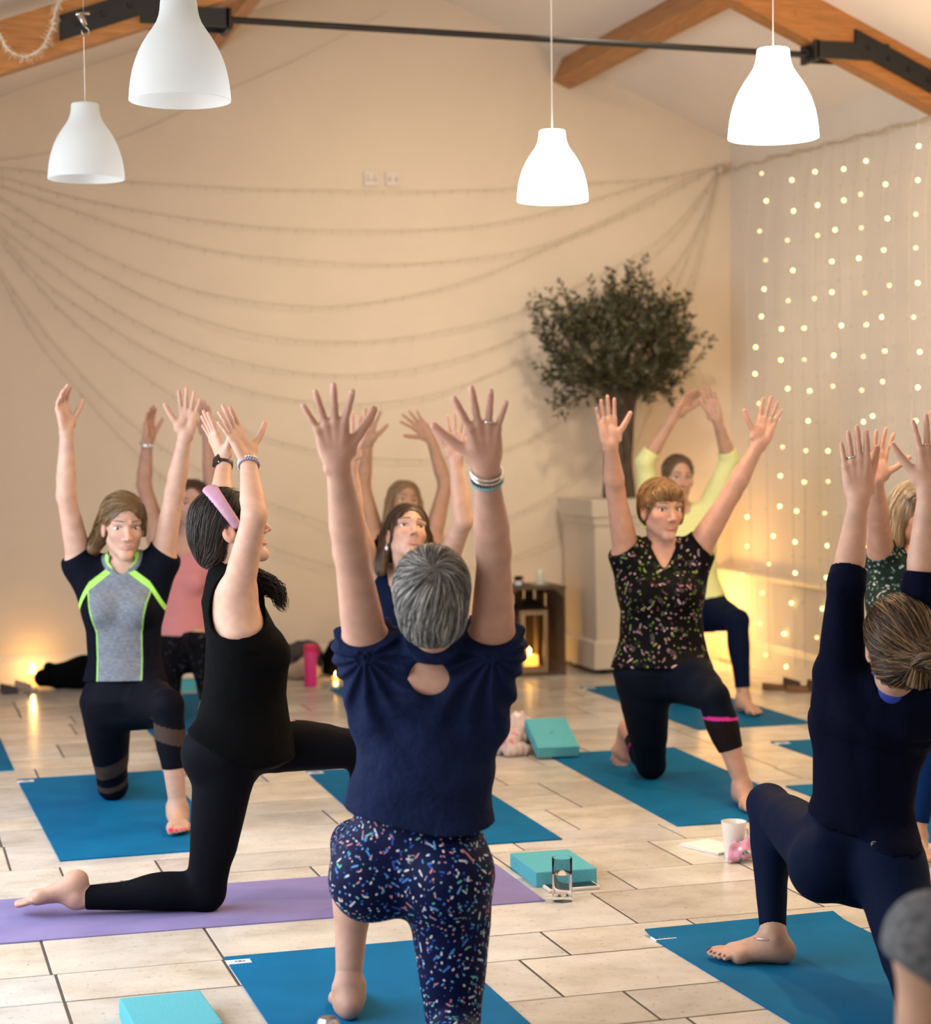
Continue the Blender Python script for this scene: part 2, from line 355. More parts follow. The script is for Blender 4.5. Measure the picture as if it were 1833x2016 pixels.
JOINTS = {
 'p1': dict(pel=(1.164,4.311,0.472), ch=(1.206,4.312,0.796), nk=(1.192,4.240,0.972), hd=(1.164,4.128,1.093), hL=(1.089,4.353,0.436), hR=(1.237,4.266,0.437), kL=(1.129,4.750,0.413), aL=(1.083,4.649,0.085), kR=(1.240,4.257,0.062), aR=(1.151,3.908,0.060), sL=(1.050,4.283,0.962), sR=(1.325,4.200,0.966), eL=(0.986,4.161,1.194), eR=(1.285,4.058,1.192), wL=(0.933,4.051,1.395), wR=(1.230,3.935,1.385)),
 'p2': dict(pel=(1.008,5.874,0.503), ch=(1.044,5.846,0.810), nk=(1.015,5.895,1.029), hd=(1.024,5.898,1.166), hR=(0.979,5.799,0.493), hL=(1.039,5.959,0.489), kR=(0.918,5.840,0.060), aR=(0.535,5.912,0.055), kL=(1.442,5.878,0.463), aL=(1.465,5.854,0.085), sR=(1.016,5.767,0.981), sL=(1.064,6.014,0.984), eR=(1.046,5.636,1.215), wR=(1.060,5.803,1.379), eL=(1.032,6.170,1.203), wL=(1.078,6.332,1.366)),
 'p3': dict(pel=(0.885,7.529,0.450), ch=(0.883,7.565,0.788), nk=(0.894,7.580,0.959), hd=(0.887,7.536,1.104), hR=(0.809,7.551,0.417), hL=(0.963,7.504,0.422), kR=(0.852,7.747,0.062), aR=(0.873,8.116,0.052), kL=(0.987,7.112,0.461), aL=(1.018,7.107,0.085), sR=(0.729,7.629,0.961), sL=(1.032,7.539,0.966), eR=(0.673,7.555,1.225), eL=(1.077,7.471,1.233), wR=(0.679,7.554,1.480), wL=(1.109,7.387,1.456)),
 'p4': dict(pel=(1.435,9.888,0.373), ch=(1.464,9.949,0.712), nk=(1.494,9.949,0.916), hd=(1.510,9.897,1.100), hR=(1.359,9.909,0.340), hL=(1.516,9.862,0.346), kR=(1.360,9.796,0.060), aR=(1.423,10.159,0.021), aL=(1.542,9.657,0.085), kL=(1.489,9.566,0.440), sR=(1.354,9.992,0.928), sL=(1.634,9.907,0.925), eR=(1.278,9.951,1.199), eL=(1.617,9.917,1.221), wR=(1.289,9.871,1.425), wL=(1.595,9.874,1.456)),
 'p5': dict(pel=(1.960,7.257,0.413), ch=(1.963,7.301,0.733), nk=(1.959,7.309,0.906), hd=(1.947,7.257,1.060), hR=(1.883,7.278,0.390), hL=(2.035,7.233,0.389), kR=(1.925,7.351,0.060), aR=(2.010,7.711,0.047), kL=(1.944,6.855,0.434), aL=(1.948,6.798,0.085), sR=(1.828,7.349,0.913), sL=(2.092,7.270,0.920), eR=(1.727,7.223,1.129), eL=(2.122,7.084,1.114), wR=(1.700,7.160,1.354), wL=(2.095,7.096,1.351)),
 'p6': dict(pel=(2.598,9.729,0.401), ch=(2.597,9.743,0.718), nk=(2.599,9.751,0.903), hd=(2.590,9.709,1.085), hR=(2.527,9.749,0.369), hL=(2.679,9.703,0.368), kR=(2.607,9.933,0.060), aR=(2.701,10.290,0.038), kL=(2.598,9.333,0.426), aL=(2.588,9.265,0.085), sR=(2.461,9.791,0.884), sL=(2.735,9.709,0.886), eR=(2.397,9.815,1.178), eL=(2.809,9.696,1.182), wR=(2.410,9.758,1.406), wL=(2.735,9.717,1.434)),
 'p7': dict(pel=(3.020,7.286,0.488), ch=(3.032,7.316,0.796), nk=(3.038,7.322,0.976), hd=(3.025,7.291,1.133), hR=(2.942,7.308,0.454), hL=(3.096,7.241,0.459), kR=(3.038,7.452,0.065), aR=(3.061,7.761,0.157), kL=(3.064,6.872,0.421), aL=(3.152,6.802,0.085), sR=(2.900,7.363,0.953), sL=(3.174,7.281,0.963), eR=(2.820,7.278,1.207), eL=(3.275,7.164,1.196), wR=(2.753,7.155,1.402), wL=(3.352,7.063,1.400)),
 'p8': dict(pel=(4.132,9.481,0.514), ch=(4.087,9.509,0.838), nk=(4.063,9.546,1.026), hd=(4.053,9.535,1.197), hR=(4.049,9.505,0.474), hL=(4.201,9.437,0.485), kR=(4.049,9.430,0.060), aR=(4.177,9.777,0.054), aL=(4.202,9.052,0.085), kL=(4.191,9.099,0.473), sR=(3.918,9.589,1.001), sL=(4.208,9.502,1.017), eR=(3.873,9.561,1.286), eL=(4.314,9.459,1.295), wR=(4.021,9.496,1.540), wL=(4.209,9.388,1.511)),
 'p9': dict(pel=(2.421,4.512,0.345), ch=(2.451,4.507,0.678), nk=(2.452,4.377,0.807), hd=(2.409,4.290,0.925), hL=(2.347,4.534,0.333), hR=(2.469,4.435,0.331), aL=(2.291,4.752,0.085), kL=(2.371,4.946,0.396), kR=(2.366,4.095,0.060), aR=(2.231,3.762,0.060), sL=(2.348,4.471,0.826), sR=(2.535,4.331,0.809), eL=(2.303,4.354,1.065), eR=(2.455,4.256,1.055), wL=(2.373,4.416,1.281), wR=(2.475,4.253,1.307)),
 'p10': dict(pel=(3.470,6.077,0.552), ch=(3.510,6.129,0.826), nk=(3.533,6.150,1.005), hd=(3.530,6.136,1.137), hR=(3.401,6.096,0.526), hL=(3.550,6.051,0.525), kR=(3.514,6.226,0.060), aR=(3.635,6.575,0.045), aL=(3.322,5.789,0.085), kL=(3.400,5.807,0.455), sR=(3.410,6.186,0.979), sL=(3.671,6.108,0.977), eR=(3.297,6.004,1.143), eL=(3.602,5.960,1.192), wR=(3.199,5.840,1.280), wL=(3.537,5.885,1.405)),
}
GARLAND = [[(0.38,3.00), (0.69,3.01), (1.14,2.97), (1.58,2.94), (2.16,2.92), (2.48,2.92), (2.91,2.92), (3.49,2.94), (4.29,3.00), (4.79,3.05), (5.13,3.13)],
 [(0.38,3.00), (0.69,2.96), (1.07,2.86), (1.60,2.76), (2.13,2.70), (2.69,2.68), (3.12,2.69), (3.71,2.75), (4.23,2.88), (4.69,3.02), (5.13,3.13)],
 [(0.38,3.00), (0.69,2.91), (1.00,2.81), (1.41,2.67), (1.92,2.55), (2.39,2.50), (2.90,2.48), (3.48,2.52), (3.85,2.58), (4.38,2.78), (4.92,3.05), (5.13,3.13)],
 [(0.38,3.00), (0.69,2.84), (0.99,2.65), (1.38,2.46), (1.78,2.32), (2.21,2.24), (2.47,2.22), (3.04,2.28), (3.54,2.41), (3.93,2.57), (4.54,2.83), (5.13,3.13)],
 [(0.38,3.00), (0.69,2.75), (0.95,2.57), (1.33,2.36), (1.72,2.18), (2.23,2.04), (2.75,2.01), (3.33,2.08), (3.78,2.19), (4.23,2.39), (4.69,2.64), (5.07,3.04), (5.13,3.13)],
 [(0.38,3.00), (0.69,2.66), (0.95,2.46), (1.31,2.21), (1.79,1.97), (2.30,1.84), (2.82,1.81), (3.33,1.89), (3.78,2.04), (4.08,2.21), (4.54,2.45), (4.91,2.79), (5.13,3.13)],
 [(0.38,3.00), (0.69,2.62), (0.88,2.40), (1.20,2.16), (1.57,1.93), (1.96,1.76), (2.46,1.65), (2.82,1.63), (3.25,1.69), (3.77,1.88), (4.38,2.17), (4.78,2.45), (5.00,2.79), (5.13,3.13)],
 [(0.38,3.00), (0.69,2.58), (0.98,2.23), (1.34,1.91), (1.61,1.72), (1.86,1.58), (2.36,1.39), (2.89,1.30), (3.77,1.37), (4.30,1.69), (4.69,2.10), (4.91,2.57), (5.13,3.13)],
 [(0.38,3.00), (0.68,2.42), (1.06,1.89), (1.45,1.49), (2.33,1.00), (3.08,0.80), (4.06,1.10), (4.73,1.96), (5.13,3.12)],
 [(0.38,3.00), (0.68,2.39), (0.85,2.06), (1.11,1.72), (1.39,1.40), (2.14,0.82), (3.08,0.58), (4.22,0.91), (4.83,2.06), (5.13,3.12)],
 [(0.38,3.00), (0.98,3.11), (1.40,3.21), (1.88,3.44), (2.49,3.73), (2.99,4.01)]]
BULBS = [(10.62,2.98,1), (10.22,2.89,0), (9.93,2.90,0), (9.59,2.87,0), (9.34,2.88,0), (8.79,2.88,0), (9.13,2.73,0), (8.80,2.71,0), (9.40,2.71,1), (10.56,2.81,0), (10.20,2.71,0), (9.90,2.71,0), (9.59,2.70,0), (9.11,2.55,0), (8.82,2.54,1), (10.65,2.64,1), (10.28,2.55,1), (9.90,2.54,1), (9.69,2.55,0), (9.39,2.53,1), (10.57,2.46,1), (10.21,2.37,0), (9.73,2.38,0), (9.42,2.37,0), (9.15,2.39,0), (8.82,2.37,1), (10.59,2.29,0), (10.27,2.20,1), (9.94,2.19,1), (9.73,2.21,0), (9.35,2.18,1), (9.09,2.20,1), (8.80,2.19,0), (10.63,2.13,0), (10.36,2.04,0), (10.07,2.03,0), (9.62,2.02,0), (9.34,2.01,0), (9.17,2.04,0), (8.84,2.02,1), (10.71,1.95,0), (10.37,1.86,0), (10.07,1.85,1), (9.71,1.86,0), (9.37,1.84,1), (9.14,1.86,0), (8.78,1.84,0), (10.72,1.79,0), (9.16,1.70,1), (10.28,1.69,0), (10.00,1.67,0), (9.72,1.69,1), (9.39,1.66,1), (9.16,1.70,1), (8.80,1.66,0), (10.67,1.61,1), (9.27,1.52,0), (10.02,1.50,0), (9.37,1.49,0), (8.82,1.49,0), (10.42,1.52,0), (10.35,1.35,1), (10.05,1.33,1), (9.78,1.33,0), (9.23,1.34,0), (10.38,1.18,0), (10.07,1.15,0), (9.78,1.16,1), (8.89,1.14,0), (10.39,1.00,0), (10.17,0.98,0), (9.82,0.98,1), (10.84,0.92,0), (10.48,0.82,0), (10.84,0.74,1), (10.19,0.80,0), (9.79,0.80,0), (9.35,0.81,0), (10.90,0.56,0), (10.19,0.62,0), (9.80,0.62,0), (10.54,0.65,1), (10.63,0.47,1), (10.24,0.44,0), (9.85,0.44,0), (10.67,0.28,1), (10.34,0.25,0), (9.92,0.27,1), (10.58,0.10,1), (10.31,0.06,0), (9.91,0.07,1)]
CURTAIN = [10.583, 10.226, 10.077, 9.924, 9.809, 9.654, 9.504, 9.341, 9.183, 9.044, 8.887, 8.735]
# ------------------------------------------------------------------ people
class Person:
    def __init__(s, J, face, up, skin, fat=1.0, hs=1.0, build=1.0):
        s.J = {k: A3(v) for k, v in J.items()}; s.skin = A3(skin); s.fat = fat; s.hs = hs
        j = s.J; s.rp = nrm(j['hR'] - j['hL']); s.rc = nrm(j['sR'] - j['sL'])
        s.up = nrm(j['nk'] - j['pel']); s.rc = perp(s.rc, s.up); s.rp = perp(s.rp, s.up)
        s.fp = np.cross(s.up, s.rp); s.fc = np.cross(s.up, s.rc)
        s.hf = nrm(face); s.hu = perp(up, s.hf); s.hr = np.cross(s.hf, s.hu)
        s.B = float(build)
    def head(s, p): return s.J['hd'] + s.hs * (s.hr * p[0] + s.hf * p[1] + s.hu * p[2])
    def hax(s): return (s.hr, s.hf, s.hu)
    def hloc(s, P): return ((P - s.J['hd']) @ np.array(s.hax()).T) / s.hs
    # ---- body pieces, each with a grow amount so that garments can follow the body
    def torso(s, F, g=0.0, bust=1.0, flare=0.0, hips=True, belly=0.0):
        j = s.J; f = s.fat; u = s.up; pel, ch, nk = j['pel'], j['ch'], j['nk']
        mid = pel * 0.5 + ch * 0.5; dn = pel - u * 0.085
        pts = [dn, pel - u * 0.02, pel + (ch - pel) * 0.42, pel + (ch - pel) * 0.75, ch + u * 0.01, nk - u * 0.085, nk - u * 0.025, nk + u * 0.01]
        rx = [0.13, 0.165, 0.124, 0.132, 0.146, 0.140, 0.092, 0.058]; ry = [0.085, 0.108, 0.088, 0.096, 0.105, 0.078, 0.060, 0.055]
        gg = [g + flare, g + flare * 0.8, g + flare * 0.5, g + flare * 0.3, g, g, g * 0.8, g * 0.6]
        rx = [a * f * s.B + b for a, b in zip(rx, gg)]; ry = [a * f * s.B + b for a, b in zip(ry, gg)]
        if belly: ry[2] += belly; ry[3] += belly * 0.6; rx[2] += belly
        rv = [s.rp, s.rp, nrm(s.rp + s.rc), s.rc, s.rc, s.rc, s.rc, s.rc]
        F.u(tube(pts, rx, ry, rv, 0.05 + g), 0.03)
        for sd, sh in ((-1, j['sL']), (1, j['sR'])):
            r = s.rc * sd
            F.u(cap(nk - u * 0.045 + r * 0.03, sh, 0.05 * s.B + g * 0.7, 0.050 * s.B + g), 0.045)                    # trapezius and deltoid
            F.u(cap(ch + r * 0.085 * f + s.fc * 0.0, sh - u * 0.01, 0.062 * s.B + g, 0.05 * s.B + g), 0.045)           # side of the chest
            if bust: F.u(ell(ch + r * 0.068 * f + s.fc * 0.068 * f - u * 0.015, A3((0.062, 0.058, 0.06)) * bust * f + g, (r, s.fc, u)), 0.03)
        if hips:
            for sd, hp in ((-1, j['hL']), (1, j['hR'])):
                F.u(ell(hp - s.fp * 0.05 * f - u * 0.005 + s.rp * sd * 0.004, A3((0.088, 0.085, 0.092)) * f * s.B + g, (s.rp, s.fp, u)), 0.035)
    def arm(s, F, sd, g=0.0, t1=2.0, fore=True, full=True):
        j = s.J; a, e, w = j['s' + sd], j['e' + sd], j['w' + sd]; f = 0.5 + 0.5 * s.fat; b = s.B
        F.u(chain([a, a + (e - a) * 0.35, a + (e - a) * 0.72, e], [(0.050 * f * b + g), (0.047 * f * b + g), (0.040 * f * b + g), (0.035 * b + g)]), 0.02)
        if fore:
            F.u(chain([e, e + (w - e) * 0.28, e + (w - e) * 0.62, e + (w - e) * (1.02 if full else 0.76)], [(0.035 * b + g), (0.039 * f * b + g), (0.031 * b + g), (0.0235 * b + g) if full else (0.0284 * b + g)]), 0.02)
    def leg(s, F, sd, g=0.0, end=1.0):
        j = s.J; h, k, a = j['h' + sd], j['k' + sd], j['a' + sd]; f = s.fat * s.B; th = k - h; shn = a - k
        back = perp(h - k, nrm(shn)); fr = -perp(a - k, nrm(th))
        F.u(chain([h, h + th * 0.3, h + th * 0.7, k], [0.090 * f + g, 0.083 * f + g, 0.064 * f + g, 0.054 * s.B + g]), 0.035)
        F.u(cap(h + th * 0.25 + fr * 0.012, h + th * 0.65 + fr * 0.01, 0.068 * f + g, 0.055 * f + g), 0.03)
        F.u(chain([k, k + shn * 0.3, k + shn * 0.65, a], [0.052 * s.B + g, 0.048 * f + g, 0.039 * s.B + g, 0.031 * s.B + g]), 0.02)
        F.u(ell(k + shn * 0.30 + back * 0.018, (0.046 * f + g, 0.044 * f + g, 0.11), (np.cross(nrm(shn), back), back, nrm(shn))), 0.03)
    def foot(s, F, sd, toe, sole, tuck=0.0):
        a = s.J['a' + sd]; n = nrm(sole); t = perp(toe, n); r = np.cross(t, n); m = r if sd == 'L' else -r     # m = big-toe side, n = up from the sole
        w = lambda x, y, z: a + m * x + t * y + n * z
        F.u(cap(a, w(0, -0.004, -0.03), 0.032, 0.033), 0.02)
        F.u(ell(w(0, -0.028, -0.046), (0.030, 0.034, 0.034), (m, t, n)), 0.02)
        F.u(cap(w(0.004, 0.0, -0.028), w(0.012, 0.105, -0.052), 0.036, 0.021), 0.025)
        F.u(cap(w(-0.008, -0.01, -0.045), w(-0.022, 0.095, -0.058), 0.028, 0.017), 0.02)
        F.u(cap(w(0.024, 0.11, -0.058), w(-0.028, 0.09, -0.060), 0.020, 0.016), 0.02)
        F.u(ell(w(0.030, 0.0, 0.0), (0.010, 0.013, 0.013), (m, t, n)), 0.015); F.u(ell(w(-0.029, -0.006, -0.008), (0.010, 0.013, 0.013), (m, t, n)), 0.015)
        for x, y0, y1, rr in ((0.026, 0.118, 0.168, 0.0125), (0.008, 0.118, 0.166, 0.0088), (-0.006, 0.112, 0.156, 0.0082), (-0.019, 0.104, 0.144, 0.0078), (-0.031, 0.094, 0.130, 0.0076)):
            z = -0.064 + rr * 0.3
            F.u(chain([w(x, y0 - 0.02, z + 0.004), w(x, (y0 + y1) / 2, z + 0.006), w(x * 1.08, y1, z)], [rr, rr, rr]), 0.004)
        s.feet = getattr(s, 'feet', {}); s.feet[sd] = (a, m, t, n)
    def hand(s, F, sd, d, palm, spread=0.3, curl=0.25, thumb=0.6, tcurl=0.2, size=1.0):
        wv = s.J['w' + sd]; f = nrm(d); p = perp(palm, f); x = np.cross(f, p) if sd == 'R' else np.cross(p, f); z = size * s.B
        W = lambda a, b, c: wv + (x * a + f * b + p * c) * z
        ev = s.J['e' + sd]; L_ = wv - ev; fo = nrm(L_); bb = s.B
        F.u(chain([ev + L_ * 0.66, ev + L_ * 1.02], [0.0303 * bb - 0.0003, 0.0232 * bb]), 0.01)
        F.u(cap(wv - fo * 0.012 + x * 0.007 * z, W(0.010, 0.014, 0), 0.0195 * z, 0.0185 * z), 0.012); F.u(cap(wv - fo * 0.012 - x * 0.007 * z, W(-0.010, 0.014, 0), 0.0195 * z, 0.018 * z), 0.012)
        F.u(ell(W(-0.021, -0.012, -0.010), A3((0.008, 0.010, 0.008)) * z, (x, f, p)), 0.010)
        fing = [(0.027, 0.090, 0.074, 0.0084, 1.0), (0.0085, 0.095, 0.082, 0.0086, 0.25), (-0.0115, 0.090, 0.075, 0.0081, -0.45), (-0.029, 0.079, 0.060, 0.0072, -1.15)]
        for i, (kx, ky, ln, rr, sp) in enumerate(fing):
            F.u(cap(W(kx * 0.55, 0.012, 0.0), W(kx, ky, 0.0), 0.0140 * z, 0.0102 * z), 0.012)
            F.u(cap(W(kx * 0.45, 0.018, -0.0085), W(kx, ky - 0.004, -0.0072), 0.0038 * z, 0.0046 * z), 0.004); F.u(ell(W(kx, ky, -0.0045), A3((0.0085, 0.0095, 0.0075)) * z, (x, f, p)), 0.005)
            an = sp * spread; c = curl * (1.0 + 0.18 * (i - 1)); P = W(kx, ky, -0.002); pts = [P]; rad = [rr * 1.04 * z]
            for q, fr in enumerate((0.44, 0.31, 0.25)):
                cc = c * (0.5, 1.35, 2.0)[q]
                dv = nrm((f * math.cos(an) + x * math.sin(an)) * math.cos(cc) + p * math.sin(cc)); Pm = P + dv * ln * fr * z * 0.5; P = P + dv * ln * fr * z; pts += [Pm, P]; rad += [rr * (0.93, 0.84, 0.83)[q] * z, rr * (1.0, 0.90, 0.72)[q] * z]
            F.u(chain(pts, rad), 0.0045)
            s.tips.append((pts[-1], rr * z, dv, -perp(p, dv)))
            s.fpts[(sd, i)] = [pts[0], pts[2], pts[4], pts[6]]
        F.u(ell(W(0.022, 0.034, 0.010), A3((0.017, 0.034, 0.014)) * z, (nrm(x + f * 0.5), nrm(f - x * 0.5), p)), 0.012)
        F.u(ell(W(-0.024, 0.036, 0.006), A3((0.014, 0.034, 0.013)) * z, (x, f, p)), 0.012)
        td = nrm(x * math.sin(thumb) + f * math.cos(thumb) + p * 0.25); b0 = W(0.020, 0.022, 0.004); b1 = b0 + td * 0.046 * z
        td2 = nrm(td + f * tcurl); b2 = b1 + td2 * 0.034 * z; td3 = nrm(td2 + f * tcurl * 0.6); b3 = b2 + td3 * 0.027 * z
        F.u(chain([b0, b1, b2, b3], [0.0145 * z, 0.0115 * z, 0.0102 * z, 0.0082 * z]), 0.010)
        s.tips.append((b3, 0.009 * z, td3, perp(-p * 0.6 + x * 0.5, td3)))
        s.hlo = wv
    def headf(s, F, jaw=1.0, nose=1.0, full=1.0):
        h, z, ax = s.head, s.hs, s.hax()
        def E(c, r, k): F.u(ell(h(c), A3(r) * z, ax), k * z)
        F.u(cap(s.J['nk'] - s.up * 0.02, h((0, -0.022, -0.075)), 0.052 * s.B, 0.050 * z), 0.02)
        E((0, -0.016, 0.036), (0.0725, 0.092, 0.081), 0.02); E((0, 0.026, -0.028), (0.0540 * full, 0.061, 0.078), 0.025)
        for sx in (-1, 1):
            F.u(cap(h((0.0400 * sx * full, 0.002, -0.054)), h((0.009 * sx, 0.060 * jaw, -0.101)), 0.0205 * z, 0.0140 * z), 0.020 * z)
            E((0.035 * sx, 0.052, -0.024), (0.021, 0.022, 0.018), 0.02)                                 # cheek
            F.u(cap(h((0.012 * sx, 0.083, 0.021)), h((0.046 * sx, 0.064, 0.020)), 0.0085 * z, 0.0075 * z), 0.014 * z)   # brow
            F.sub(ell(h((0.032 * sx, 0.0985, 0.000)), A3((0.019, 0.020, 0.0125)) * z, ax), 0.012 * z)     # eye socket
            E((0.0705 * sx, -0.012, -0.012), (0.009, 0.020, 0.031), 0.006)
            F.sub(ell(h((0.0795 * sx, -0.006, -0.008)), A3((0.006, 0.011, 0.018)) * z, ax), 0.004 * z)
        F.u(ell(h((0, 0.064, -0.103)), A3((0.020, 0.017, 0.015)) * z, ax), 0.015 * z)                    # chin
        F.u(chain([h((0, 0.083, 0.014)), h((0, 0.0935, -0.014)), h((0, 0.1025 * nose, -0.035))], [0.0062 * z, 0.0072 * z, 0.0092 * z]), 0.010 * z)
        for sx in (-1, 1): E((0.0115 * sx, 0.0905, -0.0395), (0.0072, 0.009, 0.0062), 0.006)
        s.lipc = [[(-0.0245, 0.0715, -0.0672), (-0.010, 0.0802, -0.0632), (0, 0.0812, -0.0645), (0.010, 0.0802, -0.0632), (0.0245, 0.0715, -0.0672)], [(-0.0225, 0.0720, -0.0690), (-0.010, 0.0796, -0.0722), (0, 0.0808, -0.0732), (0.010, 0.0796, -0.0722), (0.0225, 0.0720, -0.0690)]]
        F.u(chain([h(q) for q in s.lipc[0]], [0.0024 * z, 0.0040 * z, 0.0040 * z, 0.0040 * z, 0.0024 * z]), 0.004 * z)
        F.u(chain([h(q) for q in s.lipc[1]], [0.0024 * z, 0.0044 * z, 0.0050 * z, 0.0044 * z, 0.0024 * z]), 0.004 * z)
        F.sub(chain([h((-0.026, 0.0765, -0.0680)), h((0, 0.0885, -0.0684)), h((0.026, 0.0765, -0.0680))], [0.0022 * z, 0.0026 * z, 0.0022 * z]), 0.0025 * z)
    def face_colors(s, V, C, blush=1.0, lip=(0.52, 0.20, 0.18)):
        q = s.hloc(V); near = (np.abs(q) < 0.16).all(1) & (q[:, 1] > 0.03)
        g = np.exp(-(((np.abs(q[:, 0]) - 0.040) / 0.022) ** 2 + ((q[:, 2] + 0.036) / 0.022) ** 2)) + 0.8 * np.exp(-((q[:, 0] / 0.014) ** 2 + ((q[:, 2] + 0.035) / 0.014) ** 2))
        g = np.where(near, g, 0)[:, None] * 0.26 * blush
        C[:] = C * (1 - g) + A3((0.62, 0.24, 0.19)) * g
        l = np.zeros(len(V)); ii = np.where(near & (np.abs(q[:, 2] + 0.068) < 0.02) & (q[:, 1] > 0.055))[0]
        if len(ii):
            Pq = q[ii]; dl = np.minimum(chain(s.lipc[0], [0.0022, 0.0042, 0.0042, 0.0042, 0.0022])[0](Pq), chain(s.lipc[1], [0.0022, 0.0046, 0.0052, 0.0046, 0.0022])[0](Pq)); l[ii] = np.clip(0.5 - dl / 0.003, 0, 1)
        l = l[:, None] * 0.85; C[:] = C * (1 - l) + A3(lip) * l
    def build_body(s, name, label, loc, h=0.009, hh=0.0038, hands=None, feet=None, face=True, head=True, arms='LR', blush=1.0, jaw=1.0, full=1.0, nails=None, cat='person', hidden_eyes=False, gaze=(0, 0), eye=(0.10, 0.07, 0.05), lip=(0.50, 0.20, 0.18), bust=1.0):
        s.tips = []; s.fpts = {}; parts = []
        F = Fld(); s.torso(F, bust=bust)
        for a in arms: s.arm(F, a, full=False)
        for a in 'LR': s.leg(F, a)
        nk = s.J['nk']; F.u(cap(nk - s.up * 0.03, nk + (s.head((0, -0.02, -0.06)) - nk) * 0.35, 0.052 * s.B, 0.047 * s.B), 0.02)
        parts.append(F.mesh(h)); s.F = F
        if head:
            H = Fld(); s.headf(H, jaw, 1.0, full); parts.append(H.mesh(hh)); s.H = H
        for sd, kw in (hands or {}).items():
            G = Fld(); s.hand(G, sd, **kw); parts.append(G.mesh(hh))
        for sd, kw in (feet or {}).items():
            G = Fld(); G.u(cap(s.J['a' + sd] + nrm(s.J['k' + sd] - s.J['a' + sd]) * 0.05, s.J['a' + sd], 0.0335 * s.B, 0.031), 0.01); s.foot(G, sd, **kw); parts.append(G.mesh(0.005))
        V, Q = join(parts); C = np.tile(s.skin, (len(V), 1))
        if head and face: s.face_colors(V, C, blush, lip)
        if head:
            q = s.hloc(V); ear = np.exp(-(((np.abs(q[:, 0]) - 0.075) / 0.012) ** 2 + ((q[:, 1] + 0.01) / 0.022) ** 2 + ((q[:, 2] + 0.01) / 0.03) ** 2))[:, None] * 0.5; C[:] = C * (1 - ear) + A3((0.62, 0.25, 0.19)) * ear
        for tp, rr, dv, nn in s.tips:
            d = np.linalg.norm(V - tp, axis=1); w = np.exp(-(d / 0.028) ** 2)[:, None] * 0.28; C[:] = C * (1 - w) + A3((0.66, 0.30, 0.24)) * w
        if nails is not None:
            for sd, (a, m, t, n) in getattr(s, 'feet', {}).items():
                for x, y, r in ((0.028, 0.172, 0.010), (0.0086, 0.168, 0.007), (-0.0065, 0.158, 0.0065), (-0.0205, 0.146, 0.006), (-0.033, 0.132, 0.0055)):
                    d = np.linalg.norm(V - (a + m * x + t * y + n * (-0.054)), axis=1); C[d < r] = A3(nails)
        o = mk('person', V - A3(loc), Q, M('skin', rough=0.50, attr='Col', noise=(28, 4, 0.90, 1.08), bump=(260, 0.10, 0.001), sss=0.12, spec=0.35), None, loc, True, C)
        tag(o, label, cat); s.o = o; s.loc = A3(loc)
        if head and face: s.eyes(gaze, eye)
        return o
    def nails(s, which, material):
        for tp, rr, dv, nn in s.tips[which]:
            B = MB(); B.sphere((0, 0, 0), 1.0, 12, 8); V = np.array(B.v); c = tp - dv * 0.0015 + nn * rr * 0.50; x = np.cross(dv, nn)
            s.child('fingernail', c + V[:, :1] * x * rr * 0.62 + V[:, 1:2] * dv * 0.0062 + V[:, 2:] * nn * rr * 0.22, B.f, material)
    def child(s, name, V, Q, material, colors=None, smooth=True, label=None):
        o = mk(name, V - s.loc, Q, material, s.o, (0, 0, 0), smooth, colors)
        if label: o['label'] = label
        return o
    def eyes(s, gaze, iris, brow=(0.16, 0.10, 0.06)):
        z = s.hs
        def surf(x, zz, off=0.0):
            ys = np.linspace(0.125, 0.03, 96); P = np.array([s.head((x, y, zz)) for y in ys]); d = s.H.ev(P); i = int(np.argmax(d < 0)); return ys[i] + off
        for sx in (-1, 1):
            cx = 0.032 * sx; y = surf(cx, 0.0)
            B = MB(); B.sphere((0, 0, 0), 1.0, 20, 14); V = np.array(B.v) * A3((0.0148, 0.0085, 0.0072)); V[:, 2] *= 1.0
            d = np.hypot(V[:, 0] - gaze[0] * 0.006, V[:, 2] - gaze[1] * 0.003); C = np.tile(A3((0.72, 0.68, 0.65)), (len(V), 1)); C[d < 0.0068] = A3(iris); C[d < 0.0030] = A3((0.01, 0.01, 0.01)); C[V[:, 1] < 0.002] = A3((0.35, 0.2, 0.16))
            Wd = np.array([s.head((cx + v[0], y - 0.0050 + v[1], v[2])) for v in V])
            s.child('eye', Wd, B.f, M('eye', rough=0.15, attr='Col'), C)
            B = MB(); pts = []
            for t in np.linspace(-1, 1, 9): 
                xx = cx + 0.0155 * t; zz = 0.0064 * math.sqrt(max(0, 1 - t * t * 0.92)) + 0.0008; pts.append(s.head((xx, surf(xx, zz) + 0.0008, zz)))
            B.tube(pts, [0.0006 * z] + [0.0015 * z] * 7 + [0.0006 * z], 5); s.child('eyelash', np.array(B.v), B.f, M('lash', color=(0.03, 0.02, 0.018), rough=0.7))
            B = MB(); pts = []
            for t in np.linspace(0, 1, 8):
                xx = (0.013 + 0.040 * t) * sx; zz = 0.0240 + 0.0045 * math.sin(t * 2.4) - 0.0035 * t; pts.append(s.head((xx, surf(xx, zz) + 0.0003, zz)))
            B.tube(pts, [0.0019 * z, 0.0026 * z, 0.0027 * z, 0.0026 * z, 0.0023 * z, 0.0019 * z, 0.0014 * z, 0.0007 * z], 5); s.child('eyebrow', np.array(B.v), B.f, M('brow%.2f' % s.brow[0], color=s.brow, rough=0.9))
    brow = (0.16, 0.10, 0.06)
